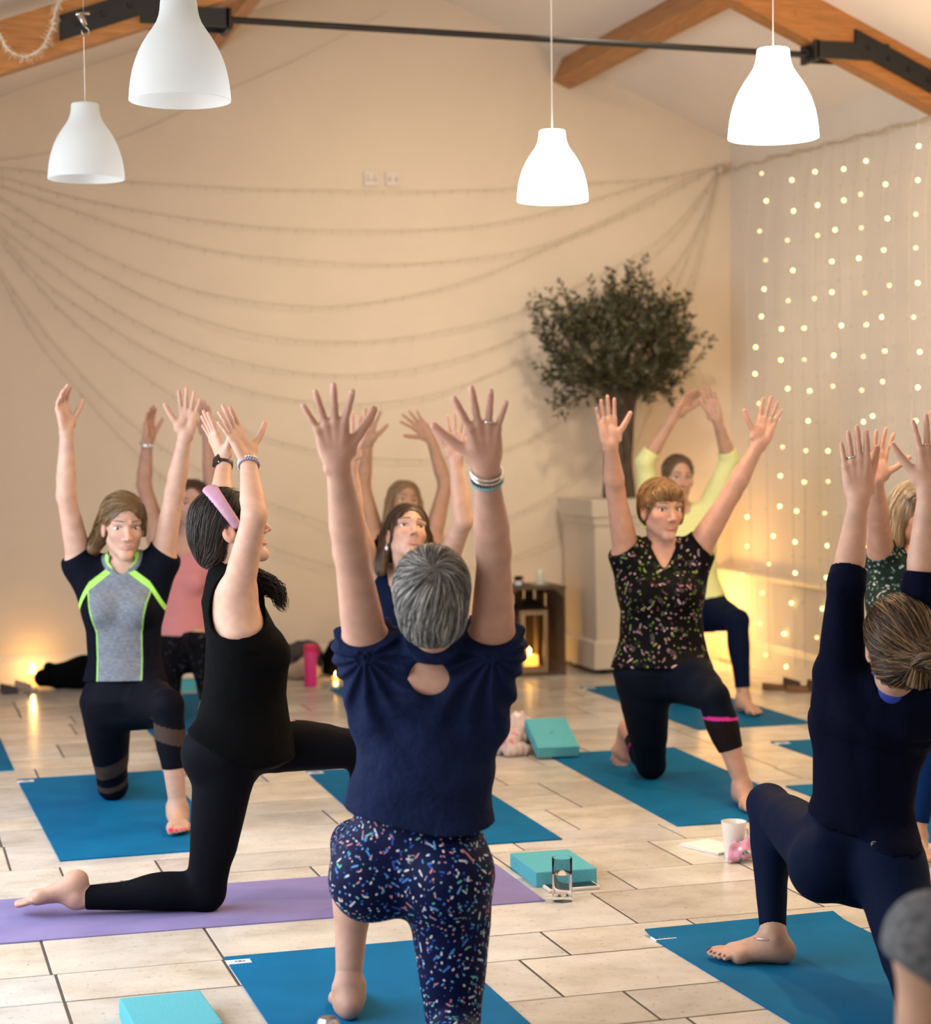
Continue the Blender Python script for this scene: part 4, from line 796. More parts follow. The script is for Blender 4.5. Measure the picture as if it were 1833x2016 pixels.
# fluffy pale garland looped over the left rafter
gar = MB(); pts = [(0.44, TY - 0.06, 3.42), (0.47, TY - 0.07, 3.30), (0.53, TY - 0.07, 3.20), (0.57, TY - 0.07, 3.135), (0.63, TY - 0.07, 3.115), (0.70, TY - 0.07, 3.15), (0.75, TY - 0.07, 3.24), (0.775, TY - 0.07, 3.34), (0.80, TY - 0.06, 3.40)]
q = spline([(p[0], p[2]) for p in pts], 60); P3 = [(a, TY - 0.065, b) for a, b in q]; gar.tube(P3, 0.004, 5)
for i in range(60):
    for k in range(4): gar.tube([P3[i], (P3[i][0] + random.uniform(-0.028, 0.028), P3[i][1] + random.uniform(-0.025, 0.01), P3[i][2] + random.uniform(-0.035, 0.012))], [0.002, 0.0008], 4)
gar.tube([(0.415, TY - 0.06, 3.42), (0.43, TY - 0.06, 3.2), (0.425, TY - 0.06, 3.02)], 0.003, 5)
tag(gar.build('fluffy_garland', M('frosted_wire', color=(0.72, 0.64, 0.52), rough=0.6), None, (0.6, TY - 0.065, 3.12)), 'frosted wispy garland looped over the left rafter of the truss', 'garland')
# double sockets high on the gable wall
for lab, x, sw in (('white double socket high on the gable wall, nearer the left lamp', 2.883, 1), ('white double switch plate high on the gable wall, beside the socket', 3.018, 0)):
    t = empty('wall_socket', (x, gy(x), 3.0), lab, 'socket', 'wall plates'); B = MB(); B.box((x - 0.046, gy(x) - 0.014, 2.955), (x + 0.046, gy(x) + 0.003, 3.045), 0.004); B.build('plate', M('white_plastic', color=(0.74, 0.64, 0.56), rough=0.3), t)
    for dx in (-0.021, 0.021):
        B = MB()
        if sw:
            for a, b in ((0, 0.014), (-0.008, -0.008), (0.008, -0.008)): B.box((x + dx + a - 0.003, gy(x) - 0.0155, 3.0 + b - 0.006), (x + dx + a + 0.003, gy(x) - 0.013, 3.0 + b + 0.006))
            B.build('socket_hole', M('dark_plastic', color=(0.05, 0.04, 0.035), rough=0.5), t)
        else:
            B.box((x + dx - 0.006, gy(x) - 0.019, 2.985), (x + dx + 0.006, gy(x) - 0.012, 3.012), 0.002); B.build('rocker', M('grey_plastic', color=(0.45, 0.37, 0.32), rough=0.4), t)
# ------------------------------------------------------------------ yoga mats
def rubber(name, col):
    return mat(name, col, 0.75, noise=(5, 4, 0.90, 1.10), bump=(900, 0.25, 0.0008), spec=0.12)
blue = rubber('mat_blue', (0.0005, 0.118, 0.275)); lilac = rubber('mat_lilac', (0.225, 0.195, 0.40)); edge_m = M('mat_edge', color=(0.30, 0.42, 0.75), rough=0.6)
tagm = M('mat_label_white', color=(0.75, 0.75, 0.76), rough=0.6); inkm = M('mat_label_ink', color=(0.12, 0.13, 0.15), rough=0.6)
def yoga_mat(label, x, y, a, w=0.61, l=1.66, m=None, lab=True, t=0.005, lift=0.0):
    """x, y = far left corner; a = turn in degrees"""
    t0 = empty('yoga_mat', (x, y, 0), label, 'mat', 'yoga mats'); a = math.radians(a); R = Matrix.Translation((x, y, 0.0005)) @ Matrix.Rotation(a, 4, 'Z'); nx, ny = 12, 26; B = MB(); r = random.Random(int(x * 100))
    V = []; F = []
    def hgt(u, v):
        e = max(0, 1 - v / 0.10) * max(0, 1 - abs(u - w / 2) / (w / 2) * 0.0); return lift * e * e
    for z in (0, t):
        for j in range(ny + 1):
            for i in range(nx + 1): V.append((w * i / nx, -l * j / ny, z + hgt(w * i / nx, l * j / ny)))
    k = (nx + 1) * (ny + 1)
    for j in range(ny):
        for i in range(nx):
            q = j * (nx + 1) + i; F.append((q, q + 1, q + nx + 2, q + nx + 1)); F.append((k + q + nx + 1, k + q + nx + 2, k + q + 1, k + q))
    rim = [i for i in range(nx + 1)] + [j * (nx + 1) + nx for j in range(1, ny + 1)] + [ny * (nx + 1) + i for i in range(nx - 1, -1, -1)] + [j * (nx + 1) for j in range(ny - 1, 0, -1)]
    for i in range(len(rim)): p, q = rim[i], rim[(i + 1) % len(rim)]; F.append((p, k + p, k + q, q))
    B.add([tuple(R @ Vector(p)) for p in V], F); B.build('mat_sheet', m or blue, t0)
    if lab:
        B = MB(); B.box((-0.003, -0.085, 0.0), (0.062, -0.045, t + 0.0012), mtx=R); tg = B.build('brand_tag', tagm, t0); B = MB()
        for cx in (0.026, 0.038):
            B.lathe([(0.0055, 0), (0.0085, 0.0004), (0.0085, 0.0008), (0.0055, 0.0008)], (0, 0, 0), 16, True, mtx=R @ Matrix.Translation((cx, -0.065, t + 0.0012)))
        B.build('tag_print', inkm, tg)
    return t0
yoga_mat('blue mat with scuffs under the woman in the grey and neon sports top', 0.519, 8.347, 1.2)
yoga_mat('blue mat under the grey-haired woman in patterned leggings, closest whole mat', 0.881, 5.293, 0.1)
yoga_mat('blue mat under the barefoot woman in navy long sleeves', 2.079, 5.153, 1.4, lift=0.012)
yoga_mat('blue mat under the woman in the black floral top', 2.832, 8.19, -2.3)
yoga_mat('blue mat under the woman in the pale yellow top, before the planter', 3.765, 10.281, -0.1)
yoga_mat('blue mat half hidden behind the grey-haired woman, under the woman looking up', 1.718, 8.129, -1.3)
yoga_mat('blue mat farthest back, beside the pink bottle', 2.405, 10.80, 0.2, l=1.74)
yoga_mat('blue mat under the woman in the pink vest', 1.217, 10.80, 0.3, w=0.62, lab=False)
yoga_mat('blue mat cut by the frame, only its right corner showing beside the grey top woman', -0.10, 10.25, 0.4, lab=False)
yoga_mat('blue mat with its label corner showing left of the navy top, no one on it', 3.924, 8.16, -0.5, l=1.0)
yoga_mat('blue mat under the blonde woman in the patterned top', 3.49, 7.12, 0.0, lab=False)
yoga_mat('lilac textured mat lying crosswise under the woman in the black vest', 1.945, 6.155, -91.0, w=0.535, l=2.1, m=lilac, lab=False, t=0.004)
yoga_mat('blue mat under the woman in the grey marl tee at the edge', 1.02, 3.45, 0.0, lab=False).location.z = 0.0
# ------------------------------------------------------------------ foam blocks
foam = M('block_foam', color=(0.10, 0.39, 0.47), rough=0.9, spec=0.1, noise=(180, 2, 0.90, 1.08), bump=(400, 0.15, 0.001)); foam_d = M('block_mark', color=(0.06, 0.28, 0.32), rough=0.85)
def foam_block(label, x, y, rz, w=0.305, d=0.205, h=0.05, tilt=0.0, z=0.0, mark=False):
    """x, y = near left corner on the floor"""
    t = empty('foam_block', (x, y, z), label, 'block', 'foam yoga blocks'); R = Matrix.Translation((x, y, z)) @ Matrix.Rotation(math.radians(rz), 4, 'Z') @ Matrix.Rotation(math.radians(tilt), 4, 'X')
    B = MB(); B.box((0, 0, 0.0005), (w, d, h), 0.004, mtx=R); B.build('block_body', foam, t)
    if mark:
        B = MB(); 
        for a, b in (((0, 0.012), (0, -0.03)), ((0, 0.0), (0.02, 0.022)), ((0, 0.0), (-0.016, -0.008))): B.tube([R @ Vector((w / 2 + p[0], d / 2 + p[1], h + 0.0004)) for p in (a, b)], 0.0016, 6)
        B.build('pressed_mark', foam_d, t)
    return t
foam_block('turquoise foam block behind the drinking glass', 1.968, 5.80, -2, 0.205, 0.30)
foam_block('turquoise foam block in the near left corner, on the tiles beside the closest blue mat', 0.548, 4.54, 2, 0.205, 0.295, mark=False)
foam_block('turquoise foam block propped tilted on the pink scarf', 2.745, 8.06, -7, 0.190, 0.30, 0.05, 17, 0.012, True)
foam_block('turquoise foam block mostly hidden behind the navy tee of the grey-haired woman', 2.68, 8.86, -2, 0.19, 0.17)
foam_block('green-blue foam block on the tiles between the women in grey and pink', 1.50, 10.93, 3, 0.205, 0.10, 0.06)
# ------------------------------------------------------------------ soft heaps: scarves, bags, clothes
def lump(name, prims, material, h=0.008, amp=0.006, k=40, seed=1, parent=None, loc=(0, 0, 0), flat=True):
    F = Fld()
    for p in prims: F.u(p[0], p[1])
    F.disp(folds(amp, k, seed))
    if flat: F.keep(lambda P: 0.001 - P[..., 2])
    V, Q = F.mesh(h); o = mk(name, V - (A3(loc) if parent is None else A3(wloc(parent))), Q, material, parent, loc if parent is None else (0, 0, 0), True); return o
pinkc = rampmat('scarf_cloth', (0.55, 0.44, 0.44), [(22, 0.02, 0.012, 0.5, [(0.62, 0.20, 0.30), (0.70, 0.36, 0.44), (0.30, 0.22, 0.26), (0.75, 0.68, 0.66)])], 0.9, bump=(60, 0.4, 0.01))
L3 = lambda x, y, z: (x, y, z)
sc_ = lump('scarf', [(chain([(2.60, 8.27, 0.035), (2.66, 8.24, 0.05), (2.73, 8.32, 0.06), (2.69, 8.40, 0.045), (2.62, 8.37, 0.03)], [0.032, 0.042, 0.05, 0.04, 0.03]), 0.02), (chain([(2.70, 8.36, 0.06), (2.80, 8.42, 0.075), (2.93, 8.40, 0.05), (2.99, 8.33, 0.03)], [0.05, 0.06, 0.045, 0.03]), 0.02), (chain([(2.72, 8.45, 0.09), (2.78, 8.44, 0.13), (2.84, 8.46, 0.10)], [0.035, 0.035, 0.03]), 0.02), (cap((2.66, 8.19, 0.025), (2.74, 8.22, 0.028), 0.028, 0.03), 0.01)], pinkc, 0.006, 0.007, 55, 3, None, (2.75, 8.35, 0)); tag(sc_, 'rumpled pink and white scarf heaped on the floor under the tilted foam block', 'scarf')
blackc = M('black_cloth', color=(0.003, 0.003, 0.0035), rough=0.95, spec=0.05, bump=(60, 0.3, 0.01)); greyc = M('grey_cloth', color=(0.16, 0.155, 0.16), rough=0.85, bump=(300, 0.3, 0.002)); greyd = M('charcoal_cloth', color=(0.06, 0.055, 0.058), rough=0.9, bump=(80, 0.4, 0.006))
b_ = lump('duffel_bag', [(chain([(0.86, 11.34, 0.065), (0.95, 11.30, 0.075), (1.1, 11.25, 0.10), (1.35, 11.22, 0.12)], [0.055, 0.075, 0.10, 0.12]), 0.03), (cap((0.89, 11.30, 0.13), (0.91, 11.30, 0.10), 0.032, 0.03), 0.02)], blackc, 0.008, 0.005, 30, 5, None, (1.1, 11.28, 0)); tag(b_, 'black cloth bag slumped on the floor by the left wall candle', 'bag')
bag = empty('rucksack', (2.66, 11.25, 0), 'black rucksack with grey flap leaning at the gable wall behind the pink bottle', 'bag')
lump('bag_body', [(tube([(2.66, 11.27, 0.03), (2.66, 11.28, 0.12), (2.66, 11.31, 0.20)], [0.17, 0.165, 0.12], [0.10, 0.09, 0.06], [(1, 0, 0)] * 3, 0.03), 0.02)], blackc, 0.008, 0.004, 25, 6, bag)
B = MB(); V = []
for j, (y, z) in enumerate(((11.25, 0.21), (11.18, 0.17), (11.155, 0.10), (11.15, 0.015))):
    for i, x in enumerate((2.62 - 0.02 * j * 0.7, 2.70 - 0.012 * j)): V.append((x, y, z))
B.add(V + [(p[0], p[1] + 0.012, p[2]) for p in V], [(2 * j, 2 * j + 1, 2 * j + 3, 2 * j + 2) for j in range(3)] + [(8 + 2 * j + 2, 8 + 2 * j + 3, 8 + 2 * j + 1, 8 + 2 * j) for j in range(3)] + [(2 * j + 2, 8 + 2 * j + 2, 8 + 2 * j, 2 * j) for j in range(3)] + [(2 * j + 1, 8 + 2 * j + 1, 8 + 2 * j + 3, 2 * j + 3) for j in range(3)] + [(6, 7, 15, 14)]); B.build('flap', greyc, bag)
lump('handle', [(chain([(2.67, 11.27, 0.19), (2.66, 11.24, 0.235), (2.70, 11.24, 0.24), (2.72, 11.27, 0.19)], [0.022, 0.026, 0.026, 0.02]), 0.01)], greyd, 0.006, 0.003, 60, 8, bag, flat=False)
b_ = lump('coat', [(chain([(2.27, 11.36, 0.13), (2.36, 11.34, 0.16), (2.43, 11.34, 0.165), (2.46, 11.36, 0.12)], [0.04, 0.05, 0.055, 0.05]), 0.04), (chain([(2.28, 11.36, 0.06), (2.42, 11.36, 0.07)], [0.06, 0.07]), 0.04)], greyd, 0.008, 0.009, 38, 9, None, (2.5, 11.35, 0)); tag(b_, 'dark coat heaped at the gable wall between the pink bottle and the rucksack', 'coat')
b_ = lump('cardigan', [(chain([(2.30, 11.22, 0.05), (2.36, 11.20, 0.08), (2.42, 11.22, 0.04)], [0.045, 0.055, 0.04]), 0.03)], M('beige_cloth', color=(0.44, 0.34, 0.27), rough=0.9, bump=(90, 0.4, 0.006)), 0.008, 0.008, 45, 10, None, (2.36, 11.2, 0)); tag(b_, 'beige cardigan bundled on the floor behind the pink bottle', 'clothing')
sockc = rampmat('patterned_cloth', (0.62, 0.30, 0.42), [(60, 0.02, 0.006, 0.6, [(0.03, 0.30, 0.20), (0.02, 0.42, 0.36), (0.62, 0.62, 0.62), (0.60, 0.25, 0.42)])], 0.9)
b_ = lump('patterned_cloth', [(chain([(2.715, 5.925, 0.022), (2.745, 5.915, 0.034), (2.785, 5.93, 0.03)], [0.022, 0.03, 0.024]), 0.01), (cap((2.73, 5.925, 0.05), (2.775, 5.93, 0.055), 0.024, 0.026), 0.01)], sockc, 0.0040, 0.008, 75, 11, None, (2.75, 5.93, 0)); tag(b_, 'pink and green patterned cloth crumpled in front of the white mug', 'cloth')
# ------------------------------------------------------------------ drinks and small things
def bottle_pink():
    x, y = 2.335, 10.89; t = empty('water_bottle', (x, y, 0), 'bright pink water bottle with loop lid standing on the tiles', 'bottle'); pk = M('pink_plastic', color=(0.72, 0.045, 0.28), rough=0.35); pk2 = M('pink_lid', color=(0.75, 0.012, 0.13), rough=0.35)
    B = MB(); B.lathe([(0, 0.0), (0.034, 0.0), (0.0365, 0.006), (0.0365, 0.195), (0.034, 0.202), (0, 0.202)], (x, y, 0), 28); B.build('bottle_body', pk, t, smooth=True, angle=40)
    B = MB(); B.lathe([(0.0, 0.200), (0.0355, 0.202), (0.0365, 0.208), (0.0365, 0.233), (0.030, 0.243), (0, 0.245)], (x, y, 0), 28); B.build('lid', pk2, t, smooth=True, angle=40)
    B = MB(); B.tube([(x + 0.034, y, 0.232), (x + 0.046, y, 0.228), (x + 0.051, y, 0.205), (x + 0.046, y, 0.178), (x + 0.036, y, 0.172)], 0.0052, 8); B.build('carry_loop', pk2, t, smooth=True)
bottle_pink()
def mug_white():
    x, y = 2.745, 5.995; t = empty('mug', (x, y, 0), 'plain white cup standing beside the bent knee in navy leggings', 'cup'); B = MB()
    B.lathe([(0, 0.002), (0.028, 0.0), (0.031, 0.004), (0.0425, 0.122), (0.0435, 0.125), (0.042, 0.125), (0.040, 0.120), (0.029, 0.010), (0, 0.008)], (x, y, 0), 40); B.build('cup_body', M('white_ceramic', color=(0.80, 0.77, 0.73), rough=0.18), t, smooth=True, angle=50)
    B = MB(); B.tube([(x + 0.036, y + 0.012, 0.095), (x + 0.060, y + 0.02, 0.09), (x + 0.064, y + 0.02, 0.06), (x + 0.034, y + 0.012, 0.035)], 0.005, 8); B.build('handle', MT['white_ceramic'], t, smooth=True)
mug_white()
B = MB()
for k_, (dx_, dy_, rz_) in enumerate(((0, 0, 20), (0.006, -0.004, 17))): B.box((-0.065, -0.10, 0.0005 + k_ * 0.0045), (0.065, 0.10, 0.0045 + k_ * 0.0045), 0.0015, mtx=Matrix.Translation((2.735 + dx_, 6.16 + dy_, 0)) @ Matrix.Rotation(math.radians(rz_), 4, 'Z'))
tag(B.build('napkin', M('paper_white', color=(0.78, 0.76, 0.74), rough=0.9), None, (2.735, 6.16, 0)), 'folded white paper napkin lying behind the white cup', 'napkin')
clear = M('clear_glass', color=(1, 1, 1), rough=0.0, trans=1.0, ior=1.12); water = M('water', color=(1, 1, 1), rough=0.0, trans=1.0, ior=1.33)
def tumbler():
    x, y = 1.990, 5.612; t = empty('drinking_glass', (x, y, 0), 'clear drinking glass half full of water beside the phone', 'glass'); B = MB(); n = 32
    B.lathe([(0, 0.0), (0.029, 0.0), (0.031, 0.003), (0.0315, 0.135), (0.0305, 0.1362), (0.0295, 0.135), (0.0285, 0.018), (0.0, 0.015)], (x, y, 0), n); B.build('glass_body', clear, t, smooth=True, angle=50)
    B = MB(); B.lathe([(0, 0.0165), (0.0290, 0.019), (0.0298, 0.086), (0.0, 0.0855)], (x, y, 0), n); B.build('water', water, t, smooth=True, angle=50)
tumbler()
def phone():
    R = Matrix.Translation((2.07, 5.752, 0)) @ Matrix.Rotation(math.radians(-1), 4, 'Z'); t = empty('phone', (2.07, 5.752, 0), 'white edged phone lying dark screen up by the drinking glass', 'phone'); B = MB(); B.box((-0.085, -0.036, 0.0005), (0.085, 0.036, 0.012), 0.0045, mtx=R); B.build('case', M('phone_case', color=(0.72, 0.66, 0.60), rough=0.3), t)
    B = MB(); B.box((-0.078, -0.031, 0.0115), (0.078, 0.031, 0.0126), mtx=R); B.build('screen', M('phone_screen', color=(0.008, 0.009, 0.012), rough=0.06), t)
phone()
def flask():
    x, y = 0.885, 3.99; t = empty('steel_flask', (x, y, 0), 'steel water flask in the foreground, only its shiny cap in view', 'bottle'); B = MB(); sm = M('brushed_steel', color=(0.62, 0.62, 0.64), rough=0.25, metal=1.0)
    B.lathe([(0, 0), (0.034, 0.0), (0.036, 0.004), (0.036, 0.135), (0.022, 0.168), (0.022, 0.177), (0, 0.177)], (x, y, 0.0), 28); B.build('flask_body', sm, t, smooth=True, angle=40)
    B = MB(); B.lathe([(0, 0.176), (0.024, 0.176), (0.0245, 0.202), (0.019, 0.211), (0, 0.212)], (x, y, 0.0), 28); B.build('cap', sm, t, smooth=True, angle=40)
flask()
def mule(label, x, y, rz, col=(0.10, 0.06, 0.04), wedge=True, strap=(0.055, 0.035, 0.025)):
    t = empty('sandal', (x, y, 0), label, 'sandal', 'sandals'); R = Matrix.Translation((x, y, 0)) @ Matrix.Rotation(math.radians(rz), 4, 'Z'); B = MB(); n = 24; V = []
    out = [(0.125 * math.cos(a) * (1.0 if math.cos(a) > 0 else 1.0), 0.043 * math.sin(a) * (1 + 0.12 * math.cos(a)) ) for a in np.linspace(0, 2 * math.pi, n, endpoint=False)]
    for z0 in (0.0, 1.0):
        for px, py in out: V.append(tuple(R @ Vector((px, py, 0.001 if z0 == 0 else (0.022 + (0.018 * max(0, -px / 0.125) if wedge else 0))))))
    B.add(V, [tuple(range(n))[::-1], tuple(range(n, 2 * n))] + [(i, (i + 1) % n, n + (i + 1) % n, n + i) for i in range(n)]); B.build('sole', M('sandal_sole%.2f' % col[0], color=col, rough=0.7), t)
    B = MB(); m = 14
    V = []
    for k in range(2):
        for i in range(m + 1):
            a = math.pi * i / m
            for px in (-0.005, 0.085):
                hgt = 0.062 if px < 0.03 else 0.034
                V.append(tuple(R @ Vector((px, (0.046 - 0.004 * k) * math.cos(a) * (0.95 if px > 0.03 else 1), 0.012 + (hgt - 0.006 * k) * math.sin(a)))))
    c = 2 * (m + 1)
    F = [(2 * i, 2 * i + 1, 2 * i + 3, 2 * i + 2) for i in range(m)] + [(c + 2 * i + 2, c + 2 * i + 3, c + 2 * i + 1, c + 2 * i) for i in range(m)] + [(2 * i + 2, c + 2 * i + 2, c + 2 * i, 2 * i) for i in range(m)] + [(2 * i + 1, c + 2 * i + 1, c + 2 * i + 3, 2 * i + 3) for i in range(m)]
    B.add(V, F); B.build('strap', M('sandal_strap%.2f' % strap[0], color=strap, rough=0.8, bump=(200, 0.3, 0.002)), t)
mule('brown slip-on sandal by the right wall, the farther of the pair', 4.80, 9.80, -20, (0.20, 0.10, 0.045)); mule('brown slip-on sandal by the right wall, the nearer of the pair', 4.88, 9.665, -20, (0.20, 0.10, 0.045))
mule('striped grey sandal cut by the frame near the left wall candle', 0.615, 11.10, 5, (0.40, 0.33, 0.28), False, (0.05, 0.045, 0.05)); mule('pale sandal behind the striped one near the left wall candle', 0.70, 11.22, -8, (0.42, 0.35, 0.30), False, (0.35, 0.27, 0.22))
# ------------------------------------------------------------------ candles, crate, lantern, lamp in the corner
wax = mat('wax', (0.85, 0.72, 0.52), 0.5, sss=0.3); flame_m = M('flame', color=(1, 0.8, 0.4), emit=(1.0, 0.60, 0.16), emit_s=60); waxlit = M('wax_lit', color=(0.9, 0.7, 0.45), rough=0.5, emit=(1.0, 0.42, 0.06), emit_s=2.2)
def flame(parent, x, y, z, s_=1.0, power=0.8):
    B = MB(); B.lathe([(0.0, 0.0), (0.006 * s_, 0.008 * s_), (0.0075 * s_, 0.018 * s_), (0.004 * s_, 0.034 * s_), (0.0, 0.050 * s_)], (x, y, z), 12); f = B.build('flame', flame_m, parent, smooth=True)
    l = light('candle_light', 'POINT', (0, 0, 0), power, FLAME, 0.012); l.parent = parent; l.location = Vector((x, y, z + 0.03 * s_)) - wloc(parent); return f
cw = mat('crate_wood', (0.115, 0.075, 0.048), 0.7, noise=(14, 4, 0.65, 1.2), stretch=(8, 8, 1), bump=(60, 0.3, 0.003))
cx0, cx1, cy0, cy1, ch = 3.515, 3.885, 10.86, 11.20, 0.52
crate = empty('wooden_crate', ((cx0 + cx1) / 2, (cy0 + cy1) / 2, 0), 'slatted wooden crate standing on end as a table for the lantern', 'crate')
for i in range(5):
    a = cx0 + 0.012 + (cx1 - cx0 - 0.024) * i / 5; b = cx0 + 0.012 + (cx1 - cx0 - 0.024) * (i + 1) / 5; B = MB(); B.box((a + 0.006, cy1 - 0.010, 0.004), (b - 0.006, cy1, ch - 0.004)); B.build('back_slat', cw, crate)
for sx, x in ((0, cx0), (1, cx1 - 0.010)):
    for i in range(3):
        a = cy0 + (cy1 - 0.012 - cy0) * i / 3; b = cy0 + (cy1 - 0.012 - cy0) * (i + 1) / 3; B = MB(); B.box((x, a + 0.003, 0.004), (x + 0.010, b - 0.003, ch - 0.004)); B.build('side_slat', cw, crate)
B = MB(); B.box((cx0 - 0.002, cy0 - 0.002, ch - 0.004), (cx1 + 0.002, cy1 + 0.002, ch + 0.012)); B.build('top_board', cw, crate)
B = MB(); B.box((cx0 - 0.002, cy0 - 0.002, 0.0), (cx1 + 0.002, cy1, 0.014)); B.build('bottom_board', cw, crate)
for x, z in ((cx0 + 0.010, 0.014), (cx1 - 0.010, 0.014), (cx0 + 0.010, ch - 0.004), (cx1 - 0.010, ch - 0.004)):
    sx = 1 if x < 3.7 else -1; sz = 1 if z < 0.3 else -1; B = MB(); B.prism([(x, z), (x + sx * 0.055, z), (x, z + sz * 0.055)], 1, cy0, cy1 - 0.012); B.build('corner_block', cw, crate)
lw = mat('lantern_wood', (0.33, 0.22, 0.13), 0.6, noise=(14, 3, 0.8, 1.15), stretch=(8, 8, 1)); lx, ly, lz = 3.705, 11.01, 0.014; lantern = empty('candle_lantern', (lx, ly, lz), 'wooden candle lantern with dark metal roof standing inside the crate', 'lantern'); hw = 0.088
B = MB(); B.box((lx - hw, ly - hw, lz), (lx + hw, ly + hw, lz + 0.035)); B.build('base', lw, lantern)
for a in (-1, 1):
    for b in (-1, 1): B = MB(); B.box((lx + a * (hw - 0.012) - 0.012, ly + b * (hw - 0.012) - 0.012, lz + 0.035), (lx + a * (hw - 0.012) + 0.012, ly + b * (hw - 0.012) + 0.012, lz + 0.345)); B.build('post', lw, lantern)
B = MB(); B.box((lx - hw, ly - hw, lz + 0.345), (lx + hw, ly + hw, lz + 0.378)); B.build('top_frame', lw, lantern)
B = MB(); B.add([(lx - 0.098, ly - 0.098, lz + 0.378), (lx + 0.098, ly - 0.098, lz + 0.378), (lx + 0.098, ly + 0.098, lz + 0.378), (lx - 0.098, ly + 0.098, lz + 0.378), (lx - 0.03, ly - 0.03, lz + 0.435), (lx + 0.03, ly - 0.03, lz + 0.435), (lx + 0.03, ly + 0.03, lz + 0.435), (lx - 0.03, ly + 0.03, lz + 0.435)], [(3, 2, 1, 0), (4, 5, 6, 7), (0, 1, 5, 4), (1, 2, 6, 5), (2, 3, 7, 6), (3, 0, 4, 7)]); B.build('roof', M('dark_metal', color=(0.02, 0.018, 0.016), rough=0.4, metal=0.6), lantern)
B = MB(); B.lathe([(0.010, 0), (0.014, 0.003), (0.018, 0), (0.014, -0.003)], (0, 0, 0), 18, True, mtx=Matrix.Translation((lx, ly, lz + 0.455)) @ Matrix.Rotation(math.radians(90), 4, 'X')); B.build('ring', MT['dark_metal'], lantern)
for i, (a, b) in enumerate(((0, -1), (1, 0), (-1, 0))):
    B = MB(); w2, d2 = (hw - 0.024, 0.0012) if a == 0 else (0.0012, hw - 0.024); B.box((lx + a * (hw - 0.010) - w2, ly + b * (hw - 0.010) - d2, lz + 0.035), (lx + a * (hw - 0.010) + w2, ly + b * (hw - 0.010) + d2, lz + 0.345)); B.build('glass_pane', M('thin_glass', color=(1, 1, 1), rough=0.0, trans=1.0, ior=1.02), lantern)
c1 = empty('pillar_candle', (lx, ly, lz + 0.035), 'wide lit candle glowing inside the lantern in the crate', 'candle'); B = MB(); B.lathe([(0, 0.0), (0.052, 0.0), (0.054, 0.004), (0.053, 0.056), (0.047, 0.062), (0.034, 0.055), (0, 0.052)], (lx, ly, lz + 0.035), 24); B.build('wax', waxlit, c1, smooth=True, angle=50); flame(c1, lx, ly, lz + 0.088, 1.25, 0.5)
t = empty('jar_candle', (3.625, 10.96, ch + 0.012), 'small black jar candle with white label on top of the crate', 'candle'); B = MB(); B.lathe([(0, 0), (0.026, 0.0), (0.028, 0.003), (0.028, 0.058), (0.026, 0.060), (0.0255, 0.05), (0, 0.05)], (3.625, 10.96, ch + 0.012), 24); B.build('jar', M('black_gloss', color=(0.008, 0.007, 0.007), rough=0.15), t, smooth=True, angle=40)
def arc_label(name, c, r, a0, a1, z0, z1, m_, parent):
    B = MB(); n = 10; V = []
    for rr in (r, r + 0.0008):
        for z in (z0, z1):
            for i in range(n + 1): a = math.radians(a0 + (a1 - a0) * i / n); V.append((c[0] + rr * math.cos(a), c[1] + rr * math.sin(a), c[2] + z))
    k = n + 1; F = [(2 * k + i, 2 * k + i + 1, 3 * k + i + 1, 3 * k + i) for i in range(n)] + [(i + 1, i, k + i, k + i + 1) for i in range(n)]
    B.add(V, F); return B.build(name, m_, parent)
lb = arc_label('label', (3.625, 10.96, ch + 0.012), 0.0281, 200, 292, 0.006, 0.034, M('label_white', color=(0.72, 0.74, 0.86), rough=0.6), t); arc_label('label_badge', (3.625, 10.96, ch + 0.012), 0.0282, 285, 325, 0.034, 0.050, M('label_orange', color=(0.70, 0.12, 0.02), rough=0.6), t)
t = empty('pillar_candle', (3.765, 10.97, ch + 0.012), 'unlit white pillar candle on a small plate on top of the crate', 'candle'); B = MB(); B.lathe([(0, 0.005), (0.026, 0.005), (0.027, 0.008), (0.0265, 0.075), (0.020, 0.092), (0.008, 0.100), (0, 0.098)], (3.765, 10.97, ch + 0.012), 24); B.build('wax', M('white_wax', color=(0.68, 0.68, 0.58), rough=0.5), t, smooth=True, angle=50)
B = MB(); B.lathe([(0, 0.0), (0.055, 0.0), (0.062, 0.006), (0.060, 0.008), (0, 0.005)], (3.765, 10.97, ch + 0.012), 28); B.build('plate', M('grey_plate', color=(0.35, 0.36, 0.30), rough=0.4), t, smooth=True, angle=40)
t = empty('candle', (0.815, 11.50, 0), 'lit candle on the floor against the gable wall behind the black bag', 'candle'); B = MB(); B.lathe([(0, 0), (0.033, 0), (0.034, 0.004), (0.033, 0.075), (0.0, 0.072)], (0.815, 11.50, 0), 20); B.build('wax', waxlit, t, smooth=True, angle=50); flame(t, 0.815, 11.50, 0.074, 1.1, 2.4)
t = empty('tealight', (2.545, 11.16, 0), 'tiny orange tealight on the floor beside the rucksack', 'candle'); B = MB(); B.lathe([(0, 0), (0.019, 0), (0.019, 0.017), (0, 0.015)], (2.545, 11.16, 0), 16); B.build('cup', M('tealight_glow', color=(0.9, 0.4, 0.05), emit=(1.0, 0.26, 0.01), emit_s=3.0), t); flame(t, 2.545, 11.16, 0.016, 0.6, 0.25)
t = empty('tealight', (3.70, 11.33, 0), 'assumed tealight glowing unseen on the floor between the slatted crate and the gable wall', 'candle'); B = MB(); B.lathe([(0, 0), (0.019, 0), (0.019, 0.017), (0, 0.015)], (3.70, 11.33, 0), 16); B.build('cup', M('tealight_glow'), t); flame(t, 3.70, 11.33, 0.016, 0.9, 3.2)  # assumed, unseen tealight, added so the gaps between the crate slats glow
